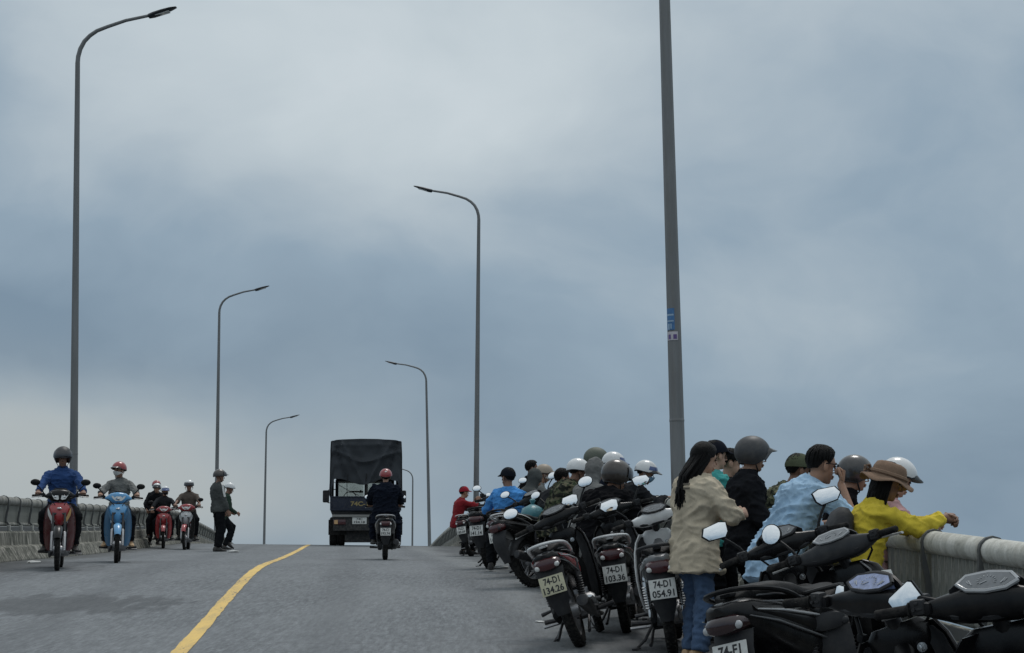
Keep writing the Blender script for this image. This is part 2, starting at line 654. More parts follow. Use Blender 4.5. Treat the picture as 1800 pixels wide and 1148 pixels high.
# concrete
def concrete(name, a, b, stain, streak=1.0):
    m = bpy.data.materials.new(name)
    m.use_nodes = True
    t = NT(m.node_tree)
    tc = t.n('ShaderNodeTexCoord').outputs['Object']
    c = t.mix(t.remap(t.noise(tc, 3.0, 5.0, .6), .3, .7), a, b)
    st = t.noise(t.mapping(tc, (2.2, 2.2, .35)), 3.4, 4.0, .6)
    c = t.mix(t.remap(st, .42, .60, 0, .95*streak), c, stain)
    st2 = t.noise(t.mapping(tc, (6, 6, .8)), 3.0, 3.0, .6)
    c = t.mix(t.remap(st2, .52, .62, 0, .75*streak), c, (.44, .42, .37))
    c = t.mix(t.remap(t.noise(tc, 9.0, 5.0, .7), .55, .72, 0, .6), c, tuple(q*.6 for q in stain))
    bs = t.n('ShaderNodeBsdfPrincipled', i_Base_Color=c, i_Roughness=.9)
    b = t.n('ShaderNodeBump')
    b.inputs['Strength'].default_value = .5
    b.inputs['Distance'].default_value = .01
    t.set(b.inputs['Height'], t.noise(tc, 40.0, 4.0, .65))
    t.set(bs.inputs['Normal'], b.outputs[0])
    t.set(t.n('ShaderNodeOutputMaterial').inputs[0], bs.outputs[0])
    return m


CONC = concrete('weathered concrete', (.120, .118, .098), (.20, .195, .165), (.050, .054, .040))
RAILM = concrete('faded rail paint', (.57, .56, .51), (.68, .67, .61), (.27, .265, .22), .6)
SLATM = concrete('slat paint', (.20, .205, .185), (.29, .295, .27), (.10, .105, .09), .8)
STRAP = base_mat('dark strap steel', (.10, .105, .105), rough=.55, metal=.3, dust=.3)
BRACK = base_mat('pale bracket paint', (.42, .42, .39), rough=.7, dust=.35)

CURBL = [(0, -.06), (0, .015), (-.09, .195), (-.135, .215), (-.165, .225), (-.19, .405), (-.215, .43), (-.60, .43), (-.62, .41), (-.62, -1.2), (-.3, -1.3)]


def parapet(side, label):
    s = -1 if side < 0 else 1
    foot = LO if side < 0 else RO
    root = thing('concrete_parapet', label, 'parapet', loc=RP(30, foot))
    M0 = Matrix.Translation(-RP(30, foot))
    d = 2.0
    while d < 150:
        L = 6.0 if d < 80 else 12.0
        rs = []
        n = 6
        for k in range(n+1):
            dd = d + .006 + (L-.012)*k/n
            rs.append([RP(dd, foot - s*q if side > 0 else foot + q, u) for q, u in CURBL])
        rs = [[M0 @ p for p in r] for r in rs]
        mb = MB()
        mb.rings(rs)
        link('concrete_block', mb.mesh('concrete_block', ang=20), CONC, root)
        d += L
    return root


parapet(-1, 'low stained concrete parapet kerb along the left edge of the bridge road')
parapet(1, 'low concrete parapet kerb along the right edge behind the parked motorbikes')


def frame_at(d, off, up=0.0):
    o = RP(d, off, up)
    t = (RP(d+.3, off, up) - RP(d-.3, off, up)).normalized()
    z = Vector((0, 0, 1))
    y = z.cross(t).normalized()                # y: to the left of travel
    z = t.cross(y)
    M = Matrix((t, y, z)).transposed().to_4x4()
    M.translation = o
    return M


RAILL = concrete('left rail paint', (.20, .20, .185), (.29, .29, .27), (.12, .12, .10), .7)


def railing(side, label, top, d0, d1, nslat):
    off = -5.25 if side < 0 else 3.5
    inw = -1 if side < 0 else 1                # local y towards the road
    root = thing('bridge_railing', label, 'railing', loc=RP(d0, off))
    Mi = Matrix.Translation(-RP(d0, off))
    pc = top - .066
    ss = [d0 + i for i in range(int(d1-d0)+1)]
    # top pipe in lengths between the straps
    for k, d in enumerate(ss[:-1]):
        mb = MB()
        P = [Mi @ RP(d + q, off, pc) for q in (.008, .5, .992)]
        mb.tube(P, .066 if side < 0 else .070, 18)
        link('top_rail', mb.mesh('top_rail', ang=60), RAILM if side > 0 else RAILL, root)
    mb = MB()
    mb.tube([Mi @ RP(d, off, .535) for d in ss], .032, 10)
    link('lower_rail', mb.mesh('lower_rail'), SLATM, root)

    def post(mb):
        path = []
        for a in (215, 180, 150, 120, 90, 60, 30, 0, -15):
            path.append((math.cos(R(a))*.077, pc + math.sin(R(a))*.077))
        h = pc - .08
        path += [(.066, h-.03), (.05, h-.10), (.038, h-.18), (.038, h-.25), (.055, .56), (.085, .515)]
        rs = []
        for i, (q, u) in enumerate(path):
            a = Vector(path[min(i+1, len(path)-1)]) - Vector(path[max(i-1, 0)])
            a = a.normalized()
            nx, nu = a.y*-1, a.x
            tk = .005 if i < 9 else .016
            rs.append([Vector((x, inw*(q + nx*e), u + nu*e)) for x, e in ((-.014, -tk), (.014, -tk), (.014, tk), (-.014, tk))])
        mb.rings(rs)
    def bracket(mb):
        mb.box((0, inw*.085, .475), (.05, .05, .092), bev=.008)
        mb.box((0, inw*.06, .438), (.10, .13, .014))
    for d in ss:
        M = Mi @ frame_at(d, off)
        o = part('post', 'post%d' % side, post, STRAP, root, M)
        part('bracket', 'brk%d' % side, bracket, BRACK, o)
    mb = MB()
    rs = []
    for d in ss:
        q = [RP(d, off - inw*.06, .432), RP(d, off - inw*.06, .50), RP(d, off - inw*.085, .50), RP(d, off - inw*.085, .432)]
        rs.append([Mi @ p for p in q])
    mb.rings(rs)
    link('base_channel', mb.mesh('base_channel', ang=20), STRAP, root)
    h0, h1 = .565, pc - .03
    def slat(mb):
        mb.box((0, 0, (h0+h1)/2), (.084 if side > 0 else .056, .022, h1-h0))
    d = d0 + .06
    rest = MB()
    k = 0
    while d < d1:
        if k < nslat:
            part('slat', 'slat%d' % side, slat, SLATM, root, Mi @ frame_at(d, off))
        else:
            M = Mi @ frame_at(d, off)
            rest.box(M @ Vector((0, 0, (h0+h1)/2)), (.084 if side > 0 else .056, .022, h1-h0), M.to_3x3())
        k += 1
        d += .10 if side < 0 else .125
    tag(link('far_slats', rest.mesh('far_slats', smooth=False), SLATM, root), kind='stuff')


railing(-1, 'grey pipe railing with curved straps on the left side of the bridge', .95, 20.5, 118, 170)
railing(1, 'pale pipe railing with dark straps on the right where people lean', 1.02, 4.08, 118, 200)

# river far below
WAT = base_mat('river water', (.05, .075, .085), rough=.12, var=.2, scale=.05, bump=.6, bscale=.8)
mb = MB()
mb.add([(-4000, -2000, -13), (4000, -2000, -13), (4000, 7000, -13), (-4000, 7000, -13)], [(0, 1, 2, 3)])
tag(link('river_water', mb.mesh('river_water'), WAT), kind='structure')
PIERM = CONC
# ------------------------------------------------------------------ street lamps
LAMPM = base_mat('galvanised lamp steel', (.20, .205, .208), rough=.6, metal=.25, var=.22, scale=2.5, dust=.35, aniso=(3, 3, .3))
HEADM = base_mat('dark lamp housing', (.03, .034, .04), rough=.45, metal=.3)


def lamp(px_base, d, tip_y, side, lean, label, reach=1.95, base_up=.43):
    x = (px_base - CX)/F * d/1.006
    off = x - cxl(d)
    g = RP(d, off, 0)
    g.z = rz_(d, off) + base_up
    tz = ray(px_base, tip_y)
    H = ZC + tz.z/tz.y*d - g.z
    root = thing('street_lamp', label, 'street lamp', loc=g, group='street lamps along the bridge')
    root.rotation_euler = (0, -lean, R(-5) if d < 100 else 0)
    s = 1 if side < 0 else -1                  # arm points over the road
    rp = lambda z: .086 - .042*z/H
    mb = MB()
    path, rad = [], []
    zt = H - 1.02
    for k in range(9):
        z = zt*k/8
        path.append((0, 0, z))
        rad.append(rp(z))
    mb.tube(path, rad, 8)
    for z in (.0,):
        mb.lathe([(.0, -.01), (.16, -.01), (.16, .012), (.10, .02), (.095, .25), (.0, .25)], (0, 0, 0), 'z', 12)
    link('pole', mb.mesh('pole', ang=25), LAMPM, root)
    mb = MB()
    mb.lathe([(rp(1.45)-.002, -.02), (rp(1.45)+.003, -.012), (rp(1.45)+.003, .012), (rp(1.45)-.002, .02)], (0, 0, 1.45), 'z', 8)
    link('pole_band', mb.mesh('pole_band'), LAMPM, root)
    mb = MB()
    P = [(0, 0, zt), (.01, 0, zt+.12), (.05, 0, zt+.27), (.13, 0, zt+.42), (.24, 0, zt+.53), (.38, 0, zt+.62), (.58, 0, zt+.69), (.95, 0, zt+.80), (reach-.52, 0, H-.14)]
    P = [(s*a, b, c) for a, b, c in P]
    mb.tube(P, [.046, .045, .044, .042, .040, .038, .036, .033, .03], 10)
    link('arm', mb.mesh('arm'), LAMPM, root)
    mb = MB()
    a, b = Vector((s*(reach-.56), 0, H-.15)), Vector((s*reach, 0, H))
    t = (b-a).normalized()
    up = Vector((0, 1, 0)).cross(t)
    up = up if up.z > 0 else -up
    rs = []
    for f_, wd, ht, dn in ((0, .03, .03, 0), (.03, .055, .05, .01), (.2, .10, .055, .012), (.5, .12, .045, .006), (.8, .10, .028, 0), (1, .05, .012, 0)):
        c = a + (b-a)*f_ - up*dn
        rs.append([c + Vector((0, 1, 0))*wd*math.cos(2*math.pi*k/12) + up*ht*math.sin(2*math.pi*k/12) for k in range(12)])
    mb.rings(rs)
    link('lamp_head', mb.mesh('lamp_head'), HEADM, root)
    mb = MB()
    c = a + (b-a)*.5 - up*.046
    Mh = Matrix((t, Vector((0, 1, 0)), up)).transposed()
    mb.box(c, (.28, .15, .012), Mh, .005)
    link('lens', mb.mesh('lens'), CLEARLENS, root)
    return root, H, rp


lamp(128.5, 34.4, 20, -1, .020, 'tall curved street lamp on the left, nearest and biggest of its side')
lamp(380, 69.9, 504, -1, .005, 'mid-sized street lamp on the left behind the standing man')
lamp(464.5, 107.5, 729, -1, -.003, 'small far street lamp on the left beyond the road crest', base_up=.3)
nr, nH, nrp = lamp(1196, 20.2, -760, 1, .018, 'thick nearest lamp post on the right with a blue sticker, its top cut off')
lamp(836.5, 53.0, 326, 1, -.007, 'tall street lamp on the right behind the row of parked motorbikes')
lamp(756, 86.0, 632, 1, .026, 'thin street lamp right of the truck with its arm reaching left')
lamp(725, 132, 818, 1, .0, 'faintest far lamp half hidden behind the right side of the truck', base_up=-.6)

# stickers on the near pole (upper blue, lower white with purple print)
SBLUE = base_mat('blue sticker', (.06, .17, .36), rough=.4, var=.25, scale=30)
SWHITE = base_mat('white sticker', (.55, .52, .56), rough=.5, dust=.2)
SPURP = base_mat('purple print', (.13, .08, .25), rough=.5)
SLIGHT = base_mat('pale blue print', (.32, .45, .58), rough=.5)


def sticker(name, z0, z1, a0, a1, mat, parent, lift=.003):
    mb = MB()
    vs, n = [], 6
    for z in (z0, z1):
        for k in range(n+1):
            a = R(a0 + (a1-a0)*k/n)
            r = nrp(z)*1.0 + lift
            vs.append((math.cos(a)*r, math.sin(a)*r, z))
    mb.add(vs, [(k, k+1, n+2+k, n+1+k) for k in range(n)])
    return link(name, mb.mesh(name), mat, parent)


def zpix(y):
    r_ = ray(1185, y)
    return ZC + r_.z/r_.y*20.2 - nr.location.z


st = sticker('sticker', zpix(581), zpix(543), 198, 275, SBLUE, nr)
for a, b in ((556, 553), (566.5, 564)):
    sticker('sticker_print', zpix(a), zpix(b), 205, 268, SLIGHT, st, .0045)
sticker('sticker_print', zpix(580), zpix(570), 215, 232, SLIGHT, st, .0045)
sticker('sticker_print', zpix(579), zpix(570), 240, 250, SLIGHT, st, .0045)
st = sticker('sticker', zpix(599), zpix(584), 200, 300, SWHITE, nr)
for a, b in ((205, 211), (220, 240), (262, 290)):
    sticker('sticker_print', zpix(597), zpix(589), a, b, SPURP, st, .0045)

# ------------------------------------------------------------------ lettering
def text_mesh(s, size):
    key = 'txt' + s
    if key not in CACHE:
        cu = bpy.data.curves.new('lettering', 'FONT')
        cu.body = s
        cu.size = 1.0
        cu.align_x = 'CENTER'
        cu.align_y = 'CENTER'
        cu.resolution_u = 3
        cu.offset = .028
        ob = bpy.data.objects.new('lettering', cu)
        COL.objects.link(ob)
        dg = bpy.context.evaluated_depsgraph_get()
        dg.update()
        me = bpy.data.meshes.new_from_object(ob.evaluated_get(dg))
        me.name = 'lettering'
        bpy.data.objects.remove(ob)
        me.materials.clear()
        me.materials.append(None)
        CACHE[key] = me
    return CACHE[key]


def lettering(s, mat, parent, M, width=None, height=None):
    me = text_mesh(s, 1)
    xs = [v.co.x for v in me.vertices]
    ys = [v.co.y for v in me.vertices]
    sx = width/(max(xs)-min(xs)) if width else 1
    sy = height/(max(ys)-min(ys)) if height else sx
    cx_, cy_ = (max(xs)+min(xs))/2, (max(ys)+min(ys))/2
    return link('lettering', me, mat, parent, M @ Matrix.Diagonal((sx, sy, 1, 1)) @ Matrix.Translation((-cx_, -cy_, 0)))


# local matrix of a board facing backwards (-x): text right = -y, up = z
def back_board(x, y, z, tilt=0.0):
    X, Y, Z = Vector((0, -1, 0)), Vector((math.sin(tilt), 0, math.cos(tilt))), None
    Z = X.cross(Y)
    M = Matrix((X, Y, Z)).transposed().to_4x4()
    M.translation = (x, y, z)
    return M


# ------------------------------------------------------------------ litter on the road
LIT = base_mat('white litter', (.6, .6, .58), rough=.7)
for (px, d, w_, lb) in ((411, 38.5, .13, 'scrap of white litter on the road by the standing man'),
                        (60, 25.6, .10, 'crumpled pale scrap by the foot of the left kerb'),
                        (880, 25.3, .12, 'white paper scrap under the parked scooters at the far right'),
                        (949, 16.2, .05, 'tiny pale pebble of litter at the edge of the parking strip')):
    mb = MB()
    mb.ell((0, 0, w_*.16), (w_, w_*.7, w_*.2), None, 8, 5)
    for v in mb.v:
        v += Vector((noise.noise(v*23), noise.noise(v*19+Vector((4, 0, 0))), .3*noise.noise(v*31)))*w_*.45
        v.z = max(v.z, .004)
    o = link('paper_scrap', mb.mesh('paper_scrap', smooth=False), LIT)
    o.location = G(px, d)
    tag(o, lb, 'litter', 'litter on the road')
# ------------------------------------------------------------------ truck
TX, TD = 642.5, 51.0
g = G(TX, TD)
hd = math.atan2(-cxl(TD+2)+cxl(TD-2), 4.0)         # heading: left of +y
fwd = Vector((-math.sin(hd), math.cos(hd), 0))
TM = Matrix.Translation(g) @ Matrix.Rotation(math.pi/2 + hd, 4, 'Z') @ Matrix.Rotation(R(0.4), 4, 'Y')
truck = thing('cargo_truck', 'dark canvas-backed blue cargo truck seen from behind at the road crest', 'truck', TM)
CANV = base_mat('dark canvas', (.046, .051, .058), rough=.8, var=.25, scale=2.0, bump=.5, bscale=9, spec=.25)
TBLUE = base_mat('truck blue', (.021, .028, .046), rough=.5, dust=.18, spec=.2)
TDARK = base_mat('truck chassis', (.014, .015, .017), rough=.7, dust=.35)
TYEL = base_mat('yellow lettering paint', (.30, .23, .08), rough=.6, dust=.35, scale=14)
CABIN = base_mat('pale cab panel', (.50, .49, .46), rough=.7, dust=.3, scale=4)


def tp(name, fn, mat, parent=None, ang=30):
    mb = MB()
    fn(mb)
    return link(name, mb.mesh(name, ang=ang), mat, parent or truck)


tp('cargo_bed', lambda m: (m.box((2.2, 0, 1.0), (4.3, 1.94, .09)), m.box((2.2, .96, 1.19), (4.3, .05, .36)), m.box((2.2, -.96, 1.19), (4.3, .05, .36)), m.box((4.32, 0, 1.25), (.05, 1.94, .55))), TBLUE)
tg = tp('tailgate', lambda m: (m.box((-.03, 0, 1.175), (.05, 1.98, .39), None, .01), m.box((-.062, 0, 1.36), (.03, 1.98, .03)), m.box((-.062, 0, 1.0), (.03, 1.98, .03)),
        [m.box((-.064, y, 1.18), (.025, .035, .34)) for y in (-.97, -.5, .52, .97)]), TBLUE)
lettering('74C-124', TYEL, tg, back_board(-.0585, .06, 1.17), .72, .13)
tp('bumper', lambda m: (m.box((-.10, 0, .83), (.10, 1.86, .07), None, .015),), base_mat('bumper paint', (.22, .22, .21), rough=.6, dust=.4))
tp('rear_guard', lambda m: (m.box((-.05, 0, .60), (.08, 1.80, .36), None, .01), m.box((.5, 0, .42), (.06, 1.1, .5)), m.box((1.2, .0, .55), (2.6, .75, .22))), TDARK)
for y in (.72, -.72):
    tl = tp('tail_light', lambda m: m.box((-.105, y, .66), (.04, .34, .14), None, .02), REDLENS)
    tp('lens', lambda m: m.box((-.13, y+.10, .66), (.012, .10, .11)), AMBERLENS, tl)
pl = tp('number_plate', lambda m: m.box((-.115, .17, .70), (.012, .40, .19), None, .004), PLATEW)
lettering('74C', INK, pl, back_board(-.1225, .17, .745), .17, .062)
lettering('124.18', INK, pl, back_board(-.1225, .17, .66), .30, .062)
tp('axle', lambda m: (m.lathe([(.0, -.7), (.07, -.7), (.075, -.2), (.17, -.1), (.17, .1), (.075, .2), (.07, .7), (0, .7)], (.75, 0, .40), 'y', 14),
                      m.box((.2, 0, .28), (.03, 1.15, .36))), TDARK)
for y, wd in ((.90, .21), (.66, .17), (-.90, .21), (-.66, .17)):
    wh = tp('tyre', lambda m: m.lathe([(.22, -wd/2), (.36, -wd/2), (.405, -wd/2+.03), (.41, 0), (.405, wd/2-.03), (.36, wd/2), (.22, wd/2)], (.75, y, .41), 'y', 28), RUBBER, None, 40)
    tp('rim', lambda m: m.lathe([(0, -.03), (.2, -.05), (.225, -wd/2+.02), (.225, wd/2-.02), (.2, .05), (0, .03)], (.75, y, .41), 'y', 20), STEELD, wh)
for y in (.85, -.85):
    wh = tp('front_tyre', lambda m: m.lathe([(.22, -.1), (.36, -.1), (.405, -.07), (.41, 0), (.405, .07), (.36, .1), (.22, .1)], (4.7, y, .41), 'y', 28), RUBBER, None, 40)
for y in (.78, -.78):
    tp('mud_flap', lambda m: m.box((.16, y, .52), (.012, .5, .42)), RUBBER)


# canvas roof and sides: arched hoops with the cloth sagging between them
def canopy(m):
    n = 28
    prof = []
    for k in range(n+1):
        u = -1 + 2*k/n
        a = abs(u)
        if a > .42:
            q = (a-.42)/.58                    # side wall
            y, z = 1.0 + .02*q, 2.84 - 1.44*q**1.0
            if q < .08:
                y, z = .985+.015*q/.08, 2.925 - .09*q/.08
        else:
            y, z = .97*(a/.42), 2.985 - .05*(a/.42)**2.2
        prof.append((math.copysign(y, u), z))
    outer, inner = [], []
    for i in range(23):
        x = -.06 + 4.5*i/22
        sag = .035*abs(math.sin(x*math.pi/1.1))
        outer.append([Vector((x, y*(1-sag*.35*(1 if z < 2.8 else 0)) + .008*noise.noise((x*3, y*2, z*3)), z - (sag if z > 2.8 else 0)*.7 + .010*noise.noise((x*2.5, y*3, 4)))) for y, z in prof])
    vs, fs = [], []
    m_ = len(prof)
    for r_ in outer:
        vs += r_
    o2 = len(vs)
    for r_ in outer:
        vs += [Vector((p.x, p.y*.985, p.z-.015)) for p in r_]
    for i in range(len(outer)-1):
        for k in range(m_-1):
            fs.append((i*m_+k, i*m_+k+1, (i+1)*m_+k+1, (i+1)*m_+k))
            fs.append((o2+i*m_+k, o2+(i+1)*m_+k, o2+(i+1)*m_+k+1, o2+i*m_+k+1))
    for k in range(m_-1):
        fs.append((k, o2+k, o2+k+1, k+1))
    m.add(vs, fs)


tp('canvas_cover', canopy, CANV, None, 60)


def curtain(m):
    nu, nv = 40, 26
    vs = []
    for j in range(nv+1):
        v = j/nv
        for i in range(nu+1):
            u = -1 + 2*i/nu
            ztop = 2.965 - .045*abs(u)**2.2
            zbot = 1.83 - .10*math.exp(-((u+.0)/.38)**2) - .05*math.sin(u*5+.6) - .05*(u > .4)*(u-.4)
            if abs(u) > .92:
                zbot -= .40*min(1, (abs(u)-.92)/.06)
            z = ztop + (zbot-ztop)*v
            y = u*(.965+.015*v)
            f1 = math.exp(-((abs(u) - (.78 - .72*v))/.07)**2)          # diagonal drag folds to the middle
            f2 = math.exp(-((v - .20 - .30*(1-u*u))/.05)**2)             # sagging swag
            f3 = math.exp(-((abs(u) - (.92 - .35*v))/.05)**2)
            x = -.085 - .10*f1 - .09*f2 + .07*f3 - .045*math.exp(-((v-.13)/.025)**2) + .05*noise.noise((u*3, v*4, 1)) + .03*noise.noise((u*8, v*5, 2))
            vs.append(Vector((x, y, z)))
    o2 = len(vs)
    vs += [p + Vector((.02, 0, 0)) for p in vs]
    w_ = nu+1
    fs = []
    for j in range(nv):
        for i in range(nu):
            fs.append((j*w_+i, j*w_+i+1, (j+1)*w_+i+1, (j+1)*w_+i))
            fs.append((o2+j*w_+i, o2+(j+1)*w_+i, o2+(j+1)*w_+i+1, o2+j*w_+i+1))
    for i in range(nu):
        fs.append((nv*w_+i, o2+nv*w_+i, o2+nv*w_+i+1, nv*w_+i+1))
    m.add(vs, fs)


tp('rear_curtain', curtain, CANV, None, 60)
for x in (.0, 1.1, 2.2, 3.3, 4.3):
    tp('canopy_hoop', lambda m: m.tube([(x, .955, 1.36), (x, .955, 2.7), (x, .90, 2.83), (x, .45, 2.86), (x, 0, 2.875), (x, -.45, 2.86), (x, -.90, 2.83), (x, -.955, 2.7), (x, -.955, 1.36)], .02, 8), TDARK)
tp('curtain_post', lambda m: m.box((.0, -.02, 1.6), (.04, .07, .52)), TDARK)
tp('rope', lambda m: m.tube([(-.02, .90, 1.78), (-.02, .6, 1.60), (-.02, .2, 1.40)], .008, 6), TDARK)
# cab: open window frames so the sky shows through the windscreen
def cabshell(m):
    x0, x1, y0 = 4.48, 6.0, .90
    m.box(((x0+x1)/2, 0, .98), (x1-x0, 2*y0, .72), None, .03)
    m.box(((x0+x1)/2-.05, 0, 2.06), (x1-x0-.05, 2*y0-.04, .12), None, .04)
    for x in (x0+.04, x1-.06):
        for s in (-1, 1):
            m.box((x, s*(y0-.05), 1.68), (.07, .08, .70))
    m.box((x0+.04, -.02, 1.68), (.05, .06, .70))
tp('cab', cabshell, TBLUE)
GLASS = bpy.data.materials.new('dusty window glass')
GLASS.use_nodes = True
t = NT(GLASS.node_tree)
tcg = t.n('ShaderNodeTexCoord').outputs['Object']
dif = t.n('ShaderNodeBsdfDiffuse', i_Color=(.55, .53, .47))
tra = t.n('ShaderNodeBsdfTransparent', i_Color=(.86, .87, .85))
mx = t.n('ShaderNodeMixShader')
t.set(mx.inputs[0], t.remap(t.noise(tcg, 2.5, 4.0), .3, .7, .05, .16))
t.set(mx.inputs[1], tra.outputs[0])
t.set(mx.inputs[2], dif.outputs[0])
t.set(t.n('ShaderNodeOutputMaterial').inputs[0], mx.outputs[0])
tp('windscreen', lambda m: m.box((5.93, 0, 1.69), (.012, 1.66, .64)), GLASS)
for y in (.42, -.46):
    tp('rear_window', lambda m: m.box((4.53, y, 1.68), (.010, .76, .64)), GLASS)
tp('steering_wheel', lambda m: m.tube([(5.5, .45 + .2*math.cos(q*.5236), 1.52 + .2*math.sin(q*.5236)) for q in range(13)], .014, 6), TDARK)
tp('wiper_arm', lambda m: m.tube([(5.96, .7, 1.38), (5.97, .35, 1.48), (5.97, .05, 1.50)], .012, 6), TDARK)
for y in (.5, -.02, -.55):
    tp('tie_rope', lambda m: m.tube([(-.12, y, 2.0), (-.11, y+.03, 1.75), (-.08, y+.02, 1.37)], .010, 6), TDARK)
tp('seat_back', lambda m: (m.box((4.9, .45, 1.36), (.12, .46, .16), None, .04), m.box((4.92, .45, 1.50), (.08, .22, .10), None, .03)), TDARK)
GLASS = bpy.data.materials.new('dusty window glass')
GLASS.use_nodes = True
t = NT(GLASS.node_tree)
tcg = t.n('ShaderNodeTexCoord').outputs['Object']
dif = t.n('ShaderNodeBsdfDiffuse', i_Color=(.55, .53, .47))
tra = t.n('ShaderNodeBsdfTransparent', i_Color=(.86, .87, .85))
mx = t.n('ShaderNodeMixShader')
t.set(mx.inputs[0], t.remap(t.noise(tcg, 2.5, 4.0), .3, .7, .05, .16))
t.set(mx.inputs[1], tra.outputs[0])
t.set(mx.inputs[2], dif.outputs[0])
t.set(t.n('ShaderNodeOutputMaterial').inputs[0], mx.outputs[0])
tp('windscreen', lambda m: m.box((5.93, 0, 1.69), (.012, 1.66, .64)), GLASS)
for y in (.42, -.46):
    tp('rear_window', lambda m: m.box((4.53, y, 1.68), (.010, .76, .64)), GLASS)
tp('steering_wheel', lambda m: m.tube([(5.5, .45 + .2*math.cos(q*.5236), 1.52 + .2*math.sin(q*.5236)) for q in range(13)], .014, 6), TDARK)
tp('wiper_arm', lambda m: m.tube([(5.96, .7, 1.38), (5.97, .35, 1.48), (5.97, .05, 1.50)], .012, 6), TDARK)
for y in (.5, -.02, -.55):
    tp('tie_rope', lambda m: m.tube([(-.12, y, 2.0), (-.11, y+.03, 1.75), (-.08, y+.02, 1.37)], .010, 6), TDARK)
tp('seat_back', lambda m: (m.box((4.9, -.45, 1.36), (.12, .46, .16), None, .04), m.box((4.92, -.45, 1.50), (.08, .22, .10), None, .03)), TDARK)
tp('inner_mirror', lambda m: (m.box((5.8, .25, 1.73), (.03, .42, .05), None, .01), m.box((5.8, .12, 1.74), (.05, .05, .09))), TDARK)
tp('sun_visor', lambda m: m.box((5.75, -.45, 1.74), (.02, .42, .04)), TDARK)
tp('dashboard', lambda m: m.box((5.75, 0, 1.37), (.3, 1.6, .06), None, .03), CABIN)
for s in (1, -1):
    wm = tp('wing_mirror', lambda m: (m.box((5.7, s*1.19, 1.58), (.09, .20, .38), None, .04), m.tube([(5.75, s*.9, 1.80), (5.7, s*1.1, 1.78), (5.7, s*1.19, 1.72)], .014, 6), m.tube([(5.75, s*.9, 1.40), (5.7, s*1.1, 1.38), (5.7, s*1.19, 1.42)], .014, 6)), BLACK)
    tp('mirror_glass', lambda m: m.box((5.652, s*1.19, 1.58), (.004, .16, .32)), STEELD, wm)
# ------------------------------------------------------------------ motorbikes: x forward, y left, z up, origin where the rear tyre touches
WB = 1.24
HEADP = Vector((1.18, 0, .285))
STEER = Vector((-.446, 0, .895)).normalized()
HB = dict(x=.80, z=1.0)                                    # handle cover centre


def b_tyre(x, r, w_):
    def fn(m):
        a = w_/2
        m.lathe([(r-.085, -a*.72), (r-.05, -a), (r-.022, -a*.9), (r-.006, -a*.5), (r, 0), (r-.006, a*.5), (r-.022, a*.9), (r-.05, a), (r-.085, a*.72)], (x, 0, r), 'y', 36)
        n = 40
        for k in range(n):                                  # tread blocks
            a0 = 2*math.pi*k/n
            M = Matrix.Rotation(-a0, 3, 'Y')
            for s in (-1, 1):
                m.box(Vector((x, 0, r)) + M @ Vector((r-.006, s*a*.48, 0)), (.014, a*.55, .018), M @ Matrix.Rotation(s*.4, 3, 'X'))
    return fn


def b_rim(x, r, hubw):
    def fn(m):
        q = r-.075
        m.lathe([(q-.018, -.028), (q+.004, -.03), (q-.004, 0), (q+.004, .03), (q-.018, .028)], (x, 0, r), 'y', 32)
        m.lathe([(0, -hubw), (.045, -hubw), (.06, -.02), (.06, .02), (.045, hubw), (0, hubw)], (x, 0, r), 'y', 18)
        for k in range(5):
            a0 = 2*math.pi*k/5 + .3
            for s in (-.13, .13):
                d1 = Vector((math.cos(a0+s*.3), 0, math.sin(a0+s*.3)))
                d2 = Vector((math.cos(a0+s), 0, math.sin(a0+s)))
                m.tube([Vector((x, 0, r))+d1*.05, Vector((x, 0, r))+d2*(q-.01)], [.014, .011], 6)
        m.lathe([(.02, .034), (.095, .034), (.095, .038), (.02, .038)], (x, 0, r), 'y', 20)   # brake disc
    return fn


def fender(m, x, r, a0, a1, w_, th=.006, n=14):
    rs = []
    for i in range(n+1):
        a = R(a0 + (a1-a0)*i/n)
        t = i/n
        ww = w_*(.62+.38*math.sin(math.pi*min(1, .12+t*.9)))
        ring = []
        K = 9
        for k in range(K):
            b = math.pi*k/(K-1)
            rr = r + .022*math.sin(b)**.8 - .035*(1-math.sin(b))*.8
            ring.append((rr, ww*math.cos(b)))
        for k in range(K-1, -1, -1):
            rr, y = ring[k]
            ring.append((rr-th, y*.93))
        rs.append([Vector((x + math.cos(a)*q, y, .285 + math.sin(a)*q)) for q, y in ring])
    m.rings(rs)


def b_frontfender(r):
    return lambda m: fender(m, WB, r+.022, 30, 158, .062)


def b_fork(m):
    for s in (1, -1):
        a = Vector((WB, s*.078, .285))
        m.tube([a + STEER*-.02, a + STEER*.25, a + STEER*.26], [.026, .026, .019], 10)
        m.box(a + Vector((0, -s*.005, 0)), (.05, .035, .05), None, .01)
    if False: m.tube([Vector((WB-.06, 0, .285)) + STEER*.45, Vector((WB-.06, 0, .285)) + STEER*.80], .03, 10)


def b_forktube(m):
    for s in (1, -1):
        a = Vector((WB, s*.078, .285))
        m.tube([a + STEER*.24, a + STEER*.54], .016, 10)
    m.tube([Vector((WB, .078, .285)) + STEER*.52, Vector((WB-.03, 0, .285)) + STEER*.54, Vector((WB, -.078, .285)) + STEER*.52], .018, 8)
    m.tube([Vector((WB-.05, 0, .285)) + STEER*.50, Vector((WB-.06, 0, .285)) + STEER*.80], .03, 10)


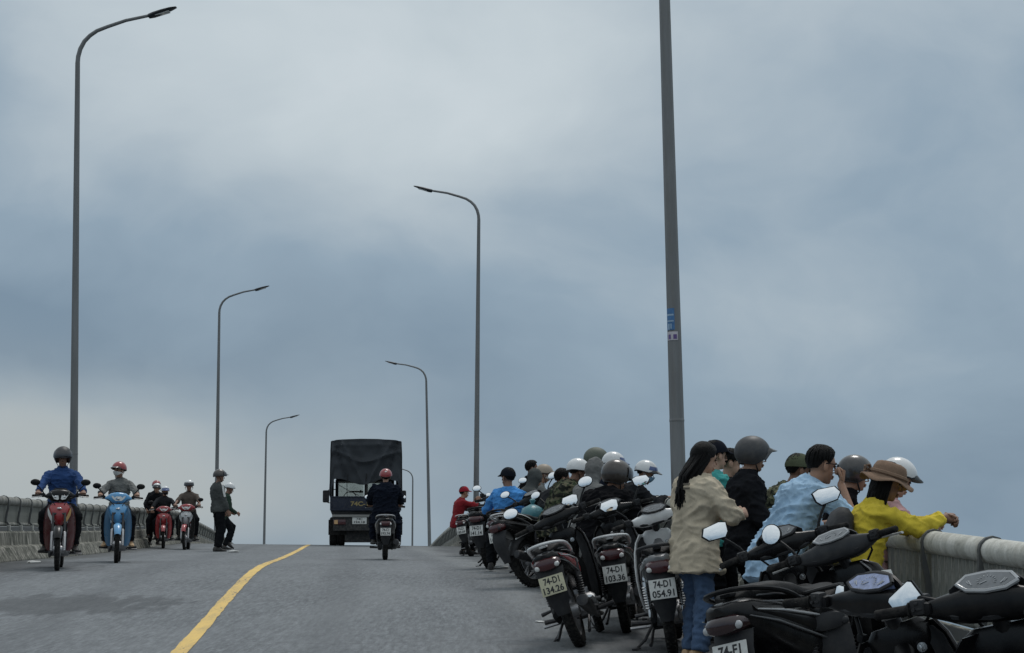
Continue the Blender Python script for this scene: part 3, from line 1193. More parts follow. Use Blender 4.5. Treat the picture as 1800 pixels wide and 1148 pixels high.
def b_wing(s):
    def fn(m):
        V = [(.255, .095, .145, .77), (.30, .10, .178, .775), (.42, .108, .200, .79), (.54, .115, .208, .80), (.64, .112, .206, .825), (.74, .105, .196, .845), (.82, .095, .176, .855), (.88, .08, .14, .86)]
        rs = []
        for z, y0, y1, x in V:
            a, b = [], []
            for k in range(6):
                y = y0 + (y1-y0)*k/5
                u = y/.208
                xx = x + .085 - .16*u**2.2 + .018*math.sin(math.pi*k/5)
                a.append(Vector((xx, s*y, z)))
                b.append(Vector((xx-.022, s*y*.985, z)))
            rs.append(a + b[::-1])
        m.rings(rs)
        m.tube([(x + .085 - .16*(y1/.208)**2.2 - .004, s*y1, z) for z, y0, y1, x in V], .007, 6)
    return fn


def b_winginner(s):
    def fn(m):
        V = [(.29, .10, .158, .775), (.42, .108, .184, .79), (.54, .115, .192, .80), (.64, .112, .190, .825), (.74, .105, .180, .845), (.82, .095, .160, .855), (.86, .085, .13, .858)]
        rs = []
        for z, y0, y1, x in V:
            a, b = [], []
            for k in range(6):
                y = y0 + (y1-y0)*k/5
                xx = x + .085 - .16*(y/.208)**2.2 + .012*math.sin(math.pi*k/5) - .024
                a.append(Vector((xx, s*y, z)))
                b.append(Vector((xx-.012, s*y*.985, z)))
            rs.append(a + b[::-1])
        m.rings(rs)
    return fn


def b_seat(dz, wd):
    def fn(m):
        S = [(-.37, .772, .045, .012), (-.33, .785, .095, .032), (-.24, .79, .115, .042), (-.10, .788, .122, .048), (.02, .775, .128, .048), (.10, .752, .130, .046),
             (.22, .742, .125, .046), (.36, .745, .105, .044), (.46, .762, .07, .036), (.51, .775, .035, .016)]
        m.rings([sec(x, z+dz, hw*wd, hh*(1+dz*8), 0, 20, 2.8) for x, z, hw, hh in S])
    return fn


def b_seat_highlight(dz, wd):  # thin tube added round the seat as a painted highlight line
    def fn(m):
        P = [(-.36, .055, .768), (-.30, .100, .772), (-.18, .119, .768), (-.05, .127, .755), (.06, .131, .738), (.18, .128, .722), (.32, .113, .720), (.44, .078, .742)]
        L = [(x, y*wd, z+dz) for x, y, z in P[::-1]] + [(-.375, 0, .770+dz)] + [(x, -y*wd, z+dz) for x, y, z in P]
        m.tube(L, .0045, 6)
    return fn


def b_rear(style):
    if style == 'cub':
        S = [(-.47, .735, .035, .02), (-.44, .728, .085, .042), (-.36, .705, .118, .062), (-.20, .67, .135, .085), (.0, .63, .135, .11), (.2, .59, .125, .125), (.36, .555, .105, .12), (.48, .53, .08, .09)]
    else:
        S = [(-.50, .742, .03, .02), (-.47, .735, .09, .045), (-.38, .71, .145, .085), (-.22, .655, .175, .13), (.0, .60, .185, .16), (.2, .56, .175, .17), (.34, .53, .14, .16), (.43, .50, .09, .12)]
    return lambda m: m.rings([sec(x, z, hw, hh, 0, 20, 3.0) for x, z, hw, hh in S])


def b_panel(s, style):                                      # coloured side flash
    def fn(m):
        top = [(-.40, .735), (-.25, .715), (-.05, .69), (.15, .66), (.38, .62)]
        bot = [(-.38, .70), (-.22, .655), (-.02, .60), (.15, .55), (.34, .52)]
        k = 1.0 if style == 'cub' else 1.33
        ys = [.108, .133, .143, .138, .118]
        rs = []
        for (a, b, y) in zip(top, bot, ys):
            yy = y*k
            rs.append([Vector((a[0], s*(yy-.012), a[1]+.01)), Vector((a[0], s*(yy+.004), a[1]-.01)), Vector(((a[0]+b[0])/2, s*(yy+.010), (a[1]+b[1])/2)), Vector((b[0], s*(yy+.002), b[1]+.01)), Vector((b[0], s*(yy-.014), b[1])), Vector(((a[0]+b[0])/2, s*(yy-.02), (a[1]+b[1])/2))])
        m.rings(rs)
    return fn


def b_trim(s, style):
    k = 1.0 if style == 'cub' else 1.33
    def fn(m):
        m.tube([(-.40, s*.118*k, .722), (-.22, s*.146*k, .700), (-.02, s*.156*k, .668), (.12, s*.154*k, .650)], [.003, .006, .007, .004], 6)
        m.prism([(.08, .655), (.20, .655), (.30, .63), (.20, .625), (.12, .622)], lambda x, z: Vector((x, s*.157*k - s*max(0, x-.1)*.10, z)), lambda x, z: Vector((x, s*.12*k, z)))
    return fn


def b_panedge(s, style):  # panel contour lines, coloured lighter to stand in for edge highlights
    k = 1.0 if style == 'cub' else 1.33
    def fn(m):
        m.tube([(-.44, s*.098*k, .70), (-.28, s*.138*k, .655), (-.05, s*.150*k, .585), (.15, s*.145*k, .535), (.36, s*.115*k, .50)], [.003, .006, .006, .006, .003], 6)
        m.tube([(-.34, s*.118*k, .755), (-.15, s*.132*k, .745), (.08, s*.138*k, .715), (.30, s*.122*k, .69), (.45, s*.085*k, .70)], [.003, .005, .006, .005, .003], 6)
    return fn


def b_mudguard(style):
    def fn(m):
        k = 1 if style == 'cub' else 1.05
        P = [(-.34, .66, .10), (-.43, .64, .105), (-.455, .56, .10), (-.45, .47, .092), (-.425, .40, .08), (-.40, .33, .058), (-.39, .285, .045)]
        rs = []
        for x, z, h in P:
            h *= k
            rs.append([Vector((x-.012, 0, z)), Vector((x-.004, h*.6, z)), Vector((x+.02, h, z)), Vector((x+.028, h, z)), Vector((x+.012, h*.5, z)), Vector((x+.006, 0, z)), Vector((x+.012, -h*.5, z)), Vector((x+.028, -h, z)), Vector((x+.02, -h, z)), Vector((x-.004, -h*.6, z))])
        m.rings(rs)
        rs = []                                            # inner hugger over the rear tyre
        fender(m, 0, .305, 60, 165, .075)
    return fn


def b_tail(style):
    if style == 'cub':
        return lambda m: m.rings([sec(x, .68+dz, hw, hh, 0, 18, 2.4) for x, dz, hw, hh in ((-.490, -.004, .055, .02), (-.482, 0, .085, .04), (-.46, .004, .10, .05), (-.40, .008, .105, .05))])
    return lambda m: m.rings([sec(x, .675+dz, hw, hh, 0, 18, 2.4) for x, dz, hw, hh in ((-.515, 0, .05, .02), (-.505, 0, .085, .038), (-.48, .004, .105, .048), (-.40, .008, .11, .05))])


def b_ind(s, style):
    y = .076 if style == 'cub' else .088
    x = -.478 if style == 'cub' else -.492
    return lambda m: m.ell((x, s*y, .668), (.016, .022, .020), None, 14, 8)


def b_grab(style):
    def fn(m):
        w_ = .142 if style == 'cub' else .17
        P = [(.0, w_, .735), (-.08, w_+.006, .775), (-.2, w_, .805), (-.33, w_-.02, .822), (-.42, w_-.065, .832), (-.455, 0, .836)]
        P = P + [(a, -b, c) for a, b, c in P[-2::-1]]
        Q = [Vector(p) for p in P]
        sm = []
        for i in range(len(Q)-1):
            sm += [Q[i], (Q[i]+Q[i+1])/2]
        sm.append(Q[-1])
        sm = [sm[0]] + [(sm[i-1]+sm[i]*2+sm[i+1])/4 for i in range(1, len(sm)-1)] + [sm[-1]]
        m.tube(sm, .0165, 8, True, .75)
        m.box((-.36, 0, .815), (.10, .06, .02), None, .006)
    return fn


def b_shock(s, style):
    y = .135 if style == 'cub' else .15
    def fn(m):
        a, b = Vector((.06, s*y, .64)), Vector((.0, s*(y-.012), .30))
        m.tube([a, a+(b-a)*.45], .028, 10)
        m.tube([a+(b-a)*.45, b], .020, 10)
        for k in range(9):
            p = a + (b-a)*(.36+.055*k)
            m.lathe([(.026, -.008), (.034, 0), (.026, .008)], p, 'z', 10)
    return fn


def b_exhaust(style):
    def fn(m):
        if style == 'cub':
            m.tube([(.72, -.06, .30), (.70, -.11, .20), (.50, -.13, .17), (.25, -.145, .21), (.12, -.15, .235)], .019, 8)
            m.tube([(.14, -.15, .232), (.08, -.152, .245), (-.10, -.158, .29), (-.34, -.165, .345), (-.38, -.166, .353), (-.385, -.166, .354)], [.022, .040, .046, .050, .044, .02], 14)
        else:
            m.tube([(.45, -.06, .24), (.35, -.13, .2), (.15, -.165, .24)], .02, 8)
            m.tube([(.20, -.16, .235), (.15, -.175, .25), (-.05, -.185, .29), (-.24, -.19, .33), (-.28, -.19, .338), (-.285, -.19, .338)], [.03, .056, .064, .064, .05, .02], 14)
    return fn


def b_shield(style):
    def fn(m):
        if style == 'cub':
            m.tube([(.06, -.20, .285), (-.10, -.206, .315), (-.30, -.215, .362)], [.012, .03, .025], 10, True, .35)
        else:
            m.tube([(.12, -.235, .27), (-.05, -.248, .30), (-.20, -.25, .33)], [.02, .045, .03], 10, True, .3)
    return fn


def b_engine(style):
    def fn(m):
        if style == 'cub':
            m.box((.50, 0, .29), (.34, .18, .17), None, .04)
            m.lathe([(0, -.15), (.07, -.15), (.095, -.12), (.10, 0), (.095, .12), (.075, .145), (0, .145)], (.56, 0, .27), 'y', 20)
            m.lathe([(0, -.12), (.07, -.12), (.075, .12), (0, .12)], (.38, 0, .28), 'y', 20)
            for k in range(6):
                m.box((.70+.022*k, 0, .31+.004*k), (.010, .15, .15), None, .003)
            m.box((.85, 0, .33), (.07, .12, .12), None, .02)
            m.tube([(.42, .10, .20), (.42, .30, .20)], .012, 8)
            m.tube([(.0, 0, .285), (.38, 0, .30)], .03, 8)
            for s in (1, -1):
                m.tube([(-.02, s*.10, .285), (.40, s*.10, .32)], .018, 8, True, 1.6)
        else:
            m.rings([sec(x, z, .045, hh, .10, 14, 3) for x, z, hh in ((-.06, .27, .05), (.0, .27, .085), (.15, .27, .085), (.34, .25, .075), (.44, .25, .04))])
            m.box((.36, 0, .28), (.24, .22, .18), None, .04)
            m.lathe([(0, -.06), (.05, -.07), (.06, .06), (0, .06)], (0, -.06, .25), 'y', 14)
    return fn


def b_chaincase(m):
    m.rings([sec(x, .285+dz, .022, hh, .105, 14, 2.4) for x, dz, hh in ((-.11, 0, .02), (-.08, 0, .055), (.0, 0, .075), (.2, .012, .062), (.36, .02, .055), (.42, .02, .02))])


def b_peg(s, rear):
    def fn(m):
        if rear:
            m.tube([(.10, s*.135, .52), (.10, s*.115, .33), (.12, s*.24, .31)], [.011, .015, .017], 8)
        else:
            m.tube([(.46, s*.10, .225), (.46, s*.17, .225), (.46, s*.29, .235)], [.012, .016, .02], 8)
    return fn


def b_gear(m):
    m.tube([(.62, .14, .21), (.75, .17, .23), (.76, .21, .235)], [.009, .009, .014], 6)


def b_pedal(m):
    m.tube([(.30, -.14, .26), (.66, -.17, .23), (.72, -.19, .24)], .009, 6)


def b_inner(m):
    rs = []
    for z, x, hw in ((.27, .895, .10), (.42, .90, .11), (.55, .912, .11), (.63, .925, .09), (.66, .935, .06)):
        rs.append([Vector((x, -hw, z)), Vector((x+.02, -hw*.5, z)), Vector((x+.022, hw*.5, z)), Vector((x, hw, z)), Vector((x-.02, hw, z)), Vector((x-.02, -hw, z))])
    m.rings(rs)


def b_stand(m):
    m.tube([(.40, .11, .24), (.36, .20, .11), (.335, .265, .062)], [.013, .012, .010], 8)
    m.box((.33, .275, .055), (.05, .07, .012), None, .004)


def b_cstand(m):
    m.tube([(-.03, .155, .10), (.02, .15, .11), (.20, .12, .20), (.20, -.10, .20), (.02, -.10, .11), (-.03, -.10, .10)], .013, 6)


def b_tunnel(style):
    def fn(m):
        if style == 'cub':
            m.rings([sec(x, z, hw, hh, 0, 16, 2.6) for x, z, hw, hh in ((.40, .55, .085, .10), (.50, .52, .075, .085), (.60, .51, .068, .075), (.70, .54, .065, .085), (.78, .61, .062, .12), (.85, .69, .05, .15))])
        else:
            m.box((.53, 0, .29), (.46, .30, .07), None, .03)
            m.rings([sec(x, z, .15, hh, 0, 16, 3) for x, z, hh in ((.28, .40, .10), (.36, .38, .10), (.42, .34, .06))])
    return fn


def b_legshield(style):
    def fn(m):
        rows = 9
        if style == 'cub':
            V = [(.24, .135, .80), (.30, .175, .80), (.42, .200, .80), (.54, .205, .81), (.64, .20, .83), (.74, .185, .85), (.82, .165, .86), (.88, .13, .86)]
        else:
            V = [(.27, .17, .76), (.34, .205, .77), (.46, .215, .79), (.58, .215, .81), (.68, .21, .83), (.78, .20, .85), (.86, .175, .86), (.91, .13, .86)]
        nu = 12
        fr, bk = [], []
        for z, hw, x in V:
            a, b = [], []
            for k in range(nu+1):
                u = -1 + 2*k/nu
                xx = x + .07 - .14*abs(u)**2.2 - (.0 if abs(u) > .3 else .02)
                a.append(Vector((xx, u*hw, z)))
                b.append(Vector((xx-.022, u*hw*.985, z)))
            fr.append(a)
            bk.append(b)
        rs = [a + b[::-1] for a, b in zip(fr, bk)]
        m.rings(rs)
    return fn


def b_nose(style):
    def fn(m):
        if style == 'cub':
            S = [(.585, .925, .02, .02), (.62, .93, .05, .055), (.68, .935, .068, .09), (.75, .935, .075, .125), (.82, .92, .07, .140), (.87, .90, .055, .125), (.905, .885, .03, .09)]
        else:
            S = [(.46, .90, .03, .04), (.52, .92, .06, .10), (.62, .94, .08, .15), (.72, .945, .088, .185), (.82, .93, .08, .19), (.89, .905, .06, .16), (.925, .885, .03, .10)]
        m.rings([secz(z, x, hx, hy, 20, 2.2) for z, x, hx, hy in S])
    return fn


def b_noseind(s, style):
    k = 1.0 if style == 'cub' else 1.3
    poly = [(.055, .655), (.088, .70), (.118, .765), (.150, .845), (.158, .80), (.150, .74), (.118, .675), (.085, .640)]
    def fn(m):
        f0 = lambda y, z: Vector((1.050 - abs(y)*.55, s*y*k, z))
        f1 = lambda y, z: Vector((.955 - abs(y)*.55, s*y*k*.96, z))
        m.prism(poly, f0, f1)
    return fn


def b_emblem(m):
    m.ell((1.012, 0, .83), (.012, .035, .017), None, 12, 6)


def b_handle(style):
    def fn(m):
        k = 1.08 if style.startswith('scoot') else 1.0
        if style.endswith('tall'):
            S = [(-.205, .785, .992, .014, .014), (-.185, .788, .995, .028, .026), (-.15, .80, 1.0, .050, .048), (-.115, .81, 1.0, .066, .072), (-.06, .82, 1.0, .085, .085), (-.02, .825, 1.0, .09, .09), (.02, .825, 1.0, .09, .09)]
            p = 2.7
        else:
            S = [(-.215, .778, .998, .015, .016), (-.20, .78, 1.0, .024, .024), (-.16, .795, .998, .040, .036), (-.12, .81, .996, .056, .048), (-.07, .822, 1.0, .078, .058), (-.02, .828, 1.003, .086, .060), (.02, .828, 1.003, .086, .060)]
            p = 3.6
        n = len(S)
        S = S + [(-y, x, z, a, b) for y, x, z, a, b in S[n-3::-1]]
        m.rings([secy(y*k, x, z, a, b*k, 20, p) for y, x, z, a, b in S])
    return fn


def b_visor(m):                                             # raised screen in front of the dials
    rs = []
    for i in range(13):
        u = -1 + 2*i/12
        h = .050*(1-abs(u)**2.4)
        x = .855 - .045*u*u
        y = u*.135
        rs.append([Vector((x-.035, y, 1.04-.01*abs(u))), Vector((x-.030-h*.35, y, 1.055+h)), Vector((x-.018-h*.35, y, 1.058+h)), Vector((x+.02, y, 1.035-.015*abs(u)))])
    m.rings(rs)


def b_seam(m):                                              # joint line and chin of the handle cover
    m.tube([(.772, -.19, .985), (.768, -.12, .970), (.764, 0, .962), (.768, .12, .970), (.772, .19, .985)], [.008, .016, .018, .016, .008], 8)


def b_key(m):
    m.lathe([(0, 0), (.016, 0), (.018, -.012), (.0, -.012)], (.842, -.07, .80), 'x', 12)
    m.box((.815, -.07, .80), (.03, .008, .024), None, .003)


def b_headlight(style):
    def fn(m):
        if style == 'vee':
            for s in (1, -1):
                poly = [(.012, .955), (.03, .945), (.075, .955), (.115, 1.02), (.125, 1.045), (.06, 1.03), (.02, 1.0)]
                m.prism(poly, lambda y, z: Vector((.938 - y*.42 - (z-.95)*.22, s*y, z)), lambda y, z: Vector((.87 - y*.42, s*y*.95, z)))
        else:
            poly = [(-.045, .955), (.045, .955), (.085, .985), (.112, 1.03), (.0, 1.022), (-.112, 1.03), (-.085, .985)]
            m.prism(poly, lambda y, z: Vector((.938 - abs(y)*.36 - (z-.95)*.22, y, z)), lambda y, z: Vector((.87 - abs(y)*.36, y*.95, z)))
    return fn


def b_bulb(y):
    def fn(m):
            m.ell((.922 - abs(y)*.34, y, .985), (.012, .022, .022), None, 12, 6)
    return fn


def b_dash(m):
    M = Matrix.Rotation(R(-38), 3, 'Y')
    poly = [(-.095, .0), (-.07, .032), (0, .042), (.07, .032), (.095, 0), (.06, -.028), (0, -.036), (-.06, -.028)]
    c = Vector((.772, 0, 1.066))
    m.prism(poly, lambda y, v: c + M @ Vector((v, y, .012)), lambda y, v: c + M @ Vector((v*1.05, y*1.05, -.02)))


def b_dashrim(m):
    M = Matrix.Rotation(R(-38), 3, 'Y')
    c = Vector((.772, 0, 1.066))
    poly = [(-.095, .0), (-.07, .032), (0, .042), (.07, .032), (.095, 0), (.06, -.028), (0, -.036), (-.06, -.028)]
    P = [c + M @ Vector((v*1.12, y*1.08, .006)) for y, v in poly]
    m.tube(P + [P[0]], .008, 6, False)


def b_dial(m):
    M = Matrix.Rotation(R(-38), 3, 'Y')
    c = Vector((.772, 0, 1.066))
    W = lambda v, y, h: c + M @ Vector((v, y, h))
    for k in range(11):
        a = R(-110 + 22*k)
        d1, d2 = .021, .027
        m.tube([W(math.cos(a)*d1, math.sin(a)*d1*1.25, .0135), W(math.cos(a)*d2, math.sin(a)*d2*1.25, .0135)], .0013, 4)
    m.tube([W(0, 0, .0138), W(-.012, .022, .0138)], .0014, 4)
    for s in (-1, 1):
        m.tube([W(-.016, s*.048, .0135), W(.006, s*.062, .0135)], .0022, 4)
        m.tube([W(-.010, s*.058, .0135), W(.004, s*.068, .0135)], .0016, 4)


def b_bars(m):
    P = [(.80, .15, .99), (.78, .20, 1.0), (.75, .26, 1.005), (.715, .375, 1.0)]
    for s in (1, -1):
        m.box((.765, s*.225, 1.003), (.05, .06, .045), None, .014)
    m.tube([(x, y, z) for x, y, z in P[::-1]] + [(x, -y, z) for x, y, z in P], .011, 8)


def b_grip(s):
    def fn(m):
        m.tube([(.745, s*.262, 1.005), (.742, s*.27, 1.005), (.712, s*.372, 1.0), (.710, s*.378, 1.0)], [.014, .0185, .0175, .012], 10)
        m.lathe([(.017, -.003), (.026, -.003), (.026, .003), (.017, .003)], (.744, s*.266, 1.005), 'y', 12)
    return fn


def b_switch(s):
    def fn(m):
        m.box((.752, s*.238, 1.012), (.044, .048, .052), None, .010)
        m.box((.730, s*.238, 1.024), (.010, .014, .010), None, .003)
        m.box((.730, s*.230, 1.006), (.010, .020, .008), None, .003)
        m.lathe([(0, 0), (.006, 0), (.006, -.012), (0, -.012)], (.731, s*.248, 1.005), 'x', 8)
    return fn


def b_lever(s):
    def fn(m):
        m.tube([(.775, s*.235, .998), (.80, s*.26, .992), (.79, s*.33, .985), (.772, s*.378, .98)], [.011, .011, .009, .012], 6, True, .6)
    return fn


MOUT = {}
for nm, pts in (('oval', [(math.cos(2*math.pi*k/16)*.062, math.sin(2*math.pi*k/16)*.042) for k in range(16)]),
                ('round', [(math.cos(2*math.pi*k/18)*.054, math.sin(2*math.pi*k/18)*.056) for k in range(18)]),
                ('hex', [(-.072, -.018), (-.05, -.044), (.045, -.04), (.075, -.006), (.055, .034), (-.04, .046), (-.078, .034)]),
                ('rect', [(-.052, -.033), (-.042, -.040), (.046, -.037), (.056, -.026), (.053, .033), (.042, .040), (-.046, .038), (-.056, .027)])):
    MOUT[nm] = pts


def mir_frame(s, shape):
    c = Vector((.80, s*.335, 1.185)) if shape != 'rect' else Vector((.80, s*.315, 1.14))
    n = Vector((-1, -s*.06, .22)).normalized()
    u = Vector((0, 1, 0))
    u = (u - n*u.dot(n)).normalized()*s
    v = n.cross(u)*(1 if s < 0 else 1)
    if v.z < 0:
        v = -v
    return c, n, u, v


def b_mirror(s, shape):
    def fn(m):
        c, n, u, v = mir_frame(s, shape)
        pts = MOUT[shape]
        ctr = c - n*.03
        rs = []
        for f_, k in ((.0, 1.06), (-.012, 1.07), (-.028, .86), (-.04, .45)):
            rs.append([c + n*f_ + u*a*k + v*b*k for a, b in pts])
        m.rings(rs)
        m.tube([(.772, s*.215, 1.015), (.775, s*.235, 1.06), (.79, s*.27, 1.105), c - n*.03 - v*.01], [.010, .0085, .0075, .010], 8)
        m.box((.772, s*.215, 1.02), (.03, .03, .03), None, .008)
    return fn


def b_mglass(s, shape):
    def fn(m):
        c, n, u, v = mir_frame(s, shape)
        m.rings([[c + n*(e - .002) + u*a*q + v*b*q for a, b in MOUT[shape]] for q, e in ((.96, 0), (.96, .005), (.80, .0072), (.6, .0092), (.38, .0106), (.15, .0113))])
    return fn


CAB = [[(.80, .18, .985), (.92, .13, .97), (.95, .06, .88)], [(.80, -.18, .985), (.93, -.14, .96), (.95, -.06, .88)], [(.93, .09, .75), (1.06, .11, .52), (1.20, .085, .32)]]


BIKE_N = [0]


def bike(label, group, px, d, h, lean=0.0, steer=0.0, ref='rear', style='cub', body=PBLACK, side=None, handle=None, nose=None, fend=None, shieldm=None,
         grab=CHROME, plate=None, platem=PLATEW, mshape='oval', mirrors=(1, 1), head='one', ind=CLEARLENS, noseind=CLEARLENS, dash=DASHG, fork=ALU, stand=True,
         shock=STEELD, exh=CHROME, z_up=0.0, rims=ALU, mmat=None, dashrim=SATIN, madj=None, trim=None, tailm=None, scale=1.0):
    side, handle, nose, fend, shieldm = side or body, handle or body, nose or body, fend or body, shieldm or body
    mmat = mmat or BLACK
    x = (px - CX)/F*d/1.006
    f2 = Vector((math.sin(R(h)), math.cos(R(h)), 0))
    p = Vector((x, d, 0))
    if ref == 'front':
        p = p - f2*WB*scale
    q = p + f2*WB*scale
    p.z, q.z = rz_(p.y, p.x-cxl(p.y)) + z_up, rz_(q.y, q.x-cxl(q.y)) + z_up
    pitch = math.atan2(q.z-p.z, WB*scale)
    M = Matrix.Translation(p) @ Matrix.Rotation(R(90-h), 4, 'Z') @ Matrix.Rotation(-pitch, 4, 'Y') @ Matrix.Rotation(R(-lean), 4, 'X') @ Matrix.Diagonal((scale, scale, scale, 1))
    root = thing('parked_motorbike' if stand and 'riding' not in group else 'ridden_motorbike', label, 'motorbike', M, group=group)
    FM = Matrix.Translation(HEADP) @ Matrix.Rotation(R(steer), 4, STEER) @ Matrix.Translation(-HEADP)
    sc = style == 'scoot'
    r = .25 if sc else .285
    FW = FM @ Matrix.Translation((0, 0, 0))
    wr = part('rear_wheel', 'rim_r'+style, b_rim(0, r, .075), rims, root)
    part('tyre', 'ty_r'+style, b_tyre(0, r, .10 if sc else .085), RUBBER, wr)
    wf = part('front_wheel', 'rim_f'+style, b_rim(WB, r, .06), rims, root, FM)
    part('tyre', 'ty_f'+style, b_tyre(WB, r, .09 if sc else .072), RUBBER, wf)
    part('front_fender', 'ff'+style, b_frontfender(r + (.0 if not sc else .03)), fend, root, FM)
    part('fork', 'fork', b_fork, fork, root, FM)
    part('seat', 'seat'+style, b_seat(.02 if sc else .0, 1.15 if sc else 1.0), SEATM, root)
    part('seat_edge_highlight', 'pipe'+style, b_seat_highlight(.02 if sc else .0, 1.15 if sc else 1.0), EDGE, root)
    part('rear_cowl', 'rear'+style, b_rear(style), body if not sc else body, root)
    for s in (1, -1):
        part('side_panel', 'pan%d' % s+style, b_panel(s, style), side, root)
        if trim:
            part('trim_strip', 'trim%d' % s+style, b_trim(s, style), trim, root)
            part('panel_edge_highlight', 'pedge%d' % s+style, b_panedge(s, style), EDGE, root)
        part('shock_absorber', 'shk%d' % s+style, b_shock(s, style), shock, root)
        part('rear_indicator', 'ind%d' % s+style, b_ind(s, style), ind, root)
        part('front_indicator', 'nind%d' % s+style, b_noseind(s, style), noseind if not isinstance(noseind, tuple) else noseind[0 if s > 0 else 1], root)
        part('grip', 'grip%d' % s, b_grip(s), RUBBER, root, FM)
        part('brake_lever', 'lev%d' % s, b_lever(s), LEVERM, root, FM)
        part('switch_box', 'switch%d' % s, b_switch(s), SATIN, root, FM)
        if mirrors[0 if s > 0 else 1]:
            ms = mshape[0 if s > 0 else 1] if isinstance(mshape, tuple) else mshape
            MM = FM
            if madj:
                c0 = mir_frame(s, ms)[0]
                MM = FM @ Matrix.Translation(c0 + Vector(madj[0])) @ Matrix.Rotation(R(madj[1]), 4, 'X') @ Matrix.Translation(-c0)
            mo = part('mirror', 'mir%d' % s+ms, b_mirror(s, ms), mmat, root, MM)
            part('mirror_glass', 'mgl%d' % s+ms, b_mglass(s, ms), MIRROR, mo)
    part('mudguard', 'mud'+style, b_mudguard(style), SATIN, root)
    part('tail_light', 'tail'+style, b_tail(style), tailm or REDLENS, root)
    part('grab_rail', 'grab'+style, b_grab(style), grab, root)
    ex = part('exhaust', 'exh'+style, b_exhaust(style), STEELD, root)
    part('heat_shield', 'hs'+style, b_shield(style), exh, ex)
    part('engine', 'eng'+style, b_engine(style), ALU if not sc else SATIN, root)
    if not sc:
        part('chain_case', 'chain', b_chaincase, BLACK, root)
    for s in (1, -1):
        part('foot_peg', 'pegf%d' % s, b_peg(s, 0), STEELD, root)
        part('rear_peg', 'pegr%d' % s, b_peg(s, 1), STEELD, root)
    if not sc:
        part('gear_lever', 'gear', b_gear, STEELD, root)
        part('brake_pedal', 'pedal', b_pedal, STEELD, root)
    part('inner_fender', 'inner', b_inner, BLACK, root)
    if stand:
        part('center_stand', 'cstand', b_cstand, STEELD, root)
    if stand:
        part('side_stand', 'stand', b_stand, STEELD, root)
    part('center_cover', 'tun'+style, b_tunnel(style), body, root)
    if sc:
        part('leg_shield', 'ls'+style, b_legshield(style), shieldm, root)
    else:
        for s in (1, -1):
            part('leg_shield', 'wing%d' % s, b_wing(s), shieldm, root)
            part('inner_panel', 'wingin%d' % s, b_winginner(s), SATIN, root)
    part('fork_tube', 'forktube', b_forktube, STEELD, root, FM)
    part('front_cowl', 'nose'+style, b_nose(style), nose, root)
    part('emblem', 'emb', b_emblem, CHROME, root)
    tall = 'tall' if not stand else 'slim'
    hc = part('handle_cover', 'hc'+style+tall, b_handle(style+tall), handle, root, FM)
    part('meter_visor', 'visor', b_visor, BLACK, hc)
    part('cover_seam', 'seam', b_seam, SATIN, hc)
    part('ignition_key', 'key', b_key, CHROME, root)
    dp = part('dash_panel', 'dash', b_dash, dash, root, FM)
    part('dash_rim', 'dashrim', b_dashrim, dashrim, dp)
    part('dial', 'dial', b_dial, SILVER, dp)
    hl = part('headlight', 'hl'+head, b_headlight(head), CLEARLENS, root, FM)
    for y in ((.055, -.055) if head == 'vee' else (0,)):
        part('bulb', 'bulb%d' % (y*1000), b_bulb(y), CHROME, hl)
    part('handlebar', 'bars', b_bars, BLACK, root, FM)
    for i, cb in enumerate(CAB):
        part('brake_cable', 'cable%d' % i, lambda m: m.tube(cb, .006, 6), BLACK, root, FM)
    if plate:
        pz = .525
        def fpl(m):
            m.box((-.478, 0, pz), (.006, .19, .142), Matrix.Rotation(R(10), 3, 'Y'), .002)
        po = part('number_plate', 'plate', fpl, platem, root)
        a, b = plate
        M1 = back_board(-.478, 0, pz, R(10)) @ Matrix.Translation((0, 0, .0042))
        lettering(a, INK, po, M1 @ Matrix.Translation((0, .034, 0)), .125, .052)
        lettering(b, INK, po, M1 @ Matrix.Translation((0, -.034, 0)), .158, .052)
    return root, M


GP = 'motorbikes parked along the right railing'
GR = 'motorbikes being ridden over the bridge'
B = {}
# ---- ridden, coming or going
B['red'] = bike('dark red motorbike with V-shaped headlights ridden by the man in a blue shirt', GR, 102.5, 22.9, 168, 0, 0, 'front', 'cub', scale=.93, body=PDRED, nose=PRED, handle=PBLACK,
                fend=PBLACK, head='vee', noseind=(AMBERLENS, CLEARLENS), stand=False, shieldm=PDARK, fork=ALU)
B['blue'] = bike('sky blue motorbike ridden by the person in the white mask', GR, 206, 26.2, 169, 0, 2, 'front', 'cub', scale=.93, body=PBLUE, head='one', noseind=PDBLUE, stand=False, fork=ALU, shieldm=PDBLUE)
B['pink'] = bike('red motorbike under two riders beside the left railing', GR, 287, 42.8, 170, 0, 0, 'front', 'cub', scale=.91, body=PRED, head='one', noseind=PRED, stand=False, fork=STEELD)
B['cream'] = bike('red and silver motorbike of the rider in the brown shirt', GR, 325, 41.3, 174, 0, -3, 'front', 'cub', scale=.95, body=PDRED, nose=SILVER, handle=PRED, fend=PRED, shieldm=PBLACK, head='one', noseind=SILVER, stand=False, mirrors=(1, 0))
B['mid'] = bike('dark scooter ridden uphill behind the truck by the rider in navy', GR, 677.5, 31.9, -4.5, 0, 0, 'rear', 'scoot', scale=.93, body=PBLACK, side=PGREY, grab=SILVER, plate=('74-C1', '193.74'), ind=CLEARLENS, stand=False, mirrors=(1, 1), exh=CHROME)
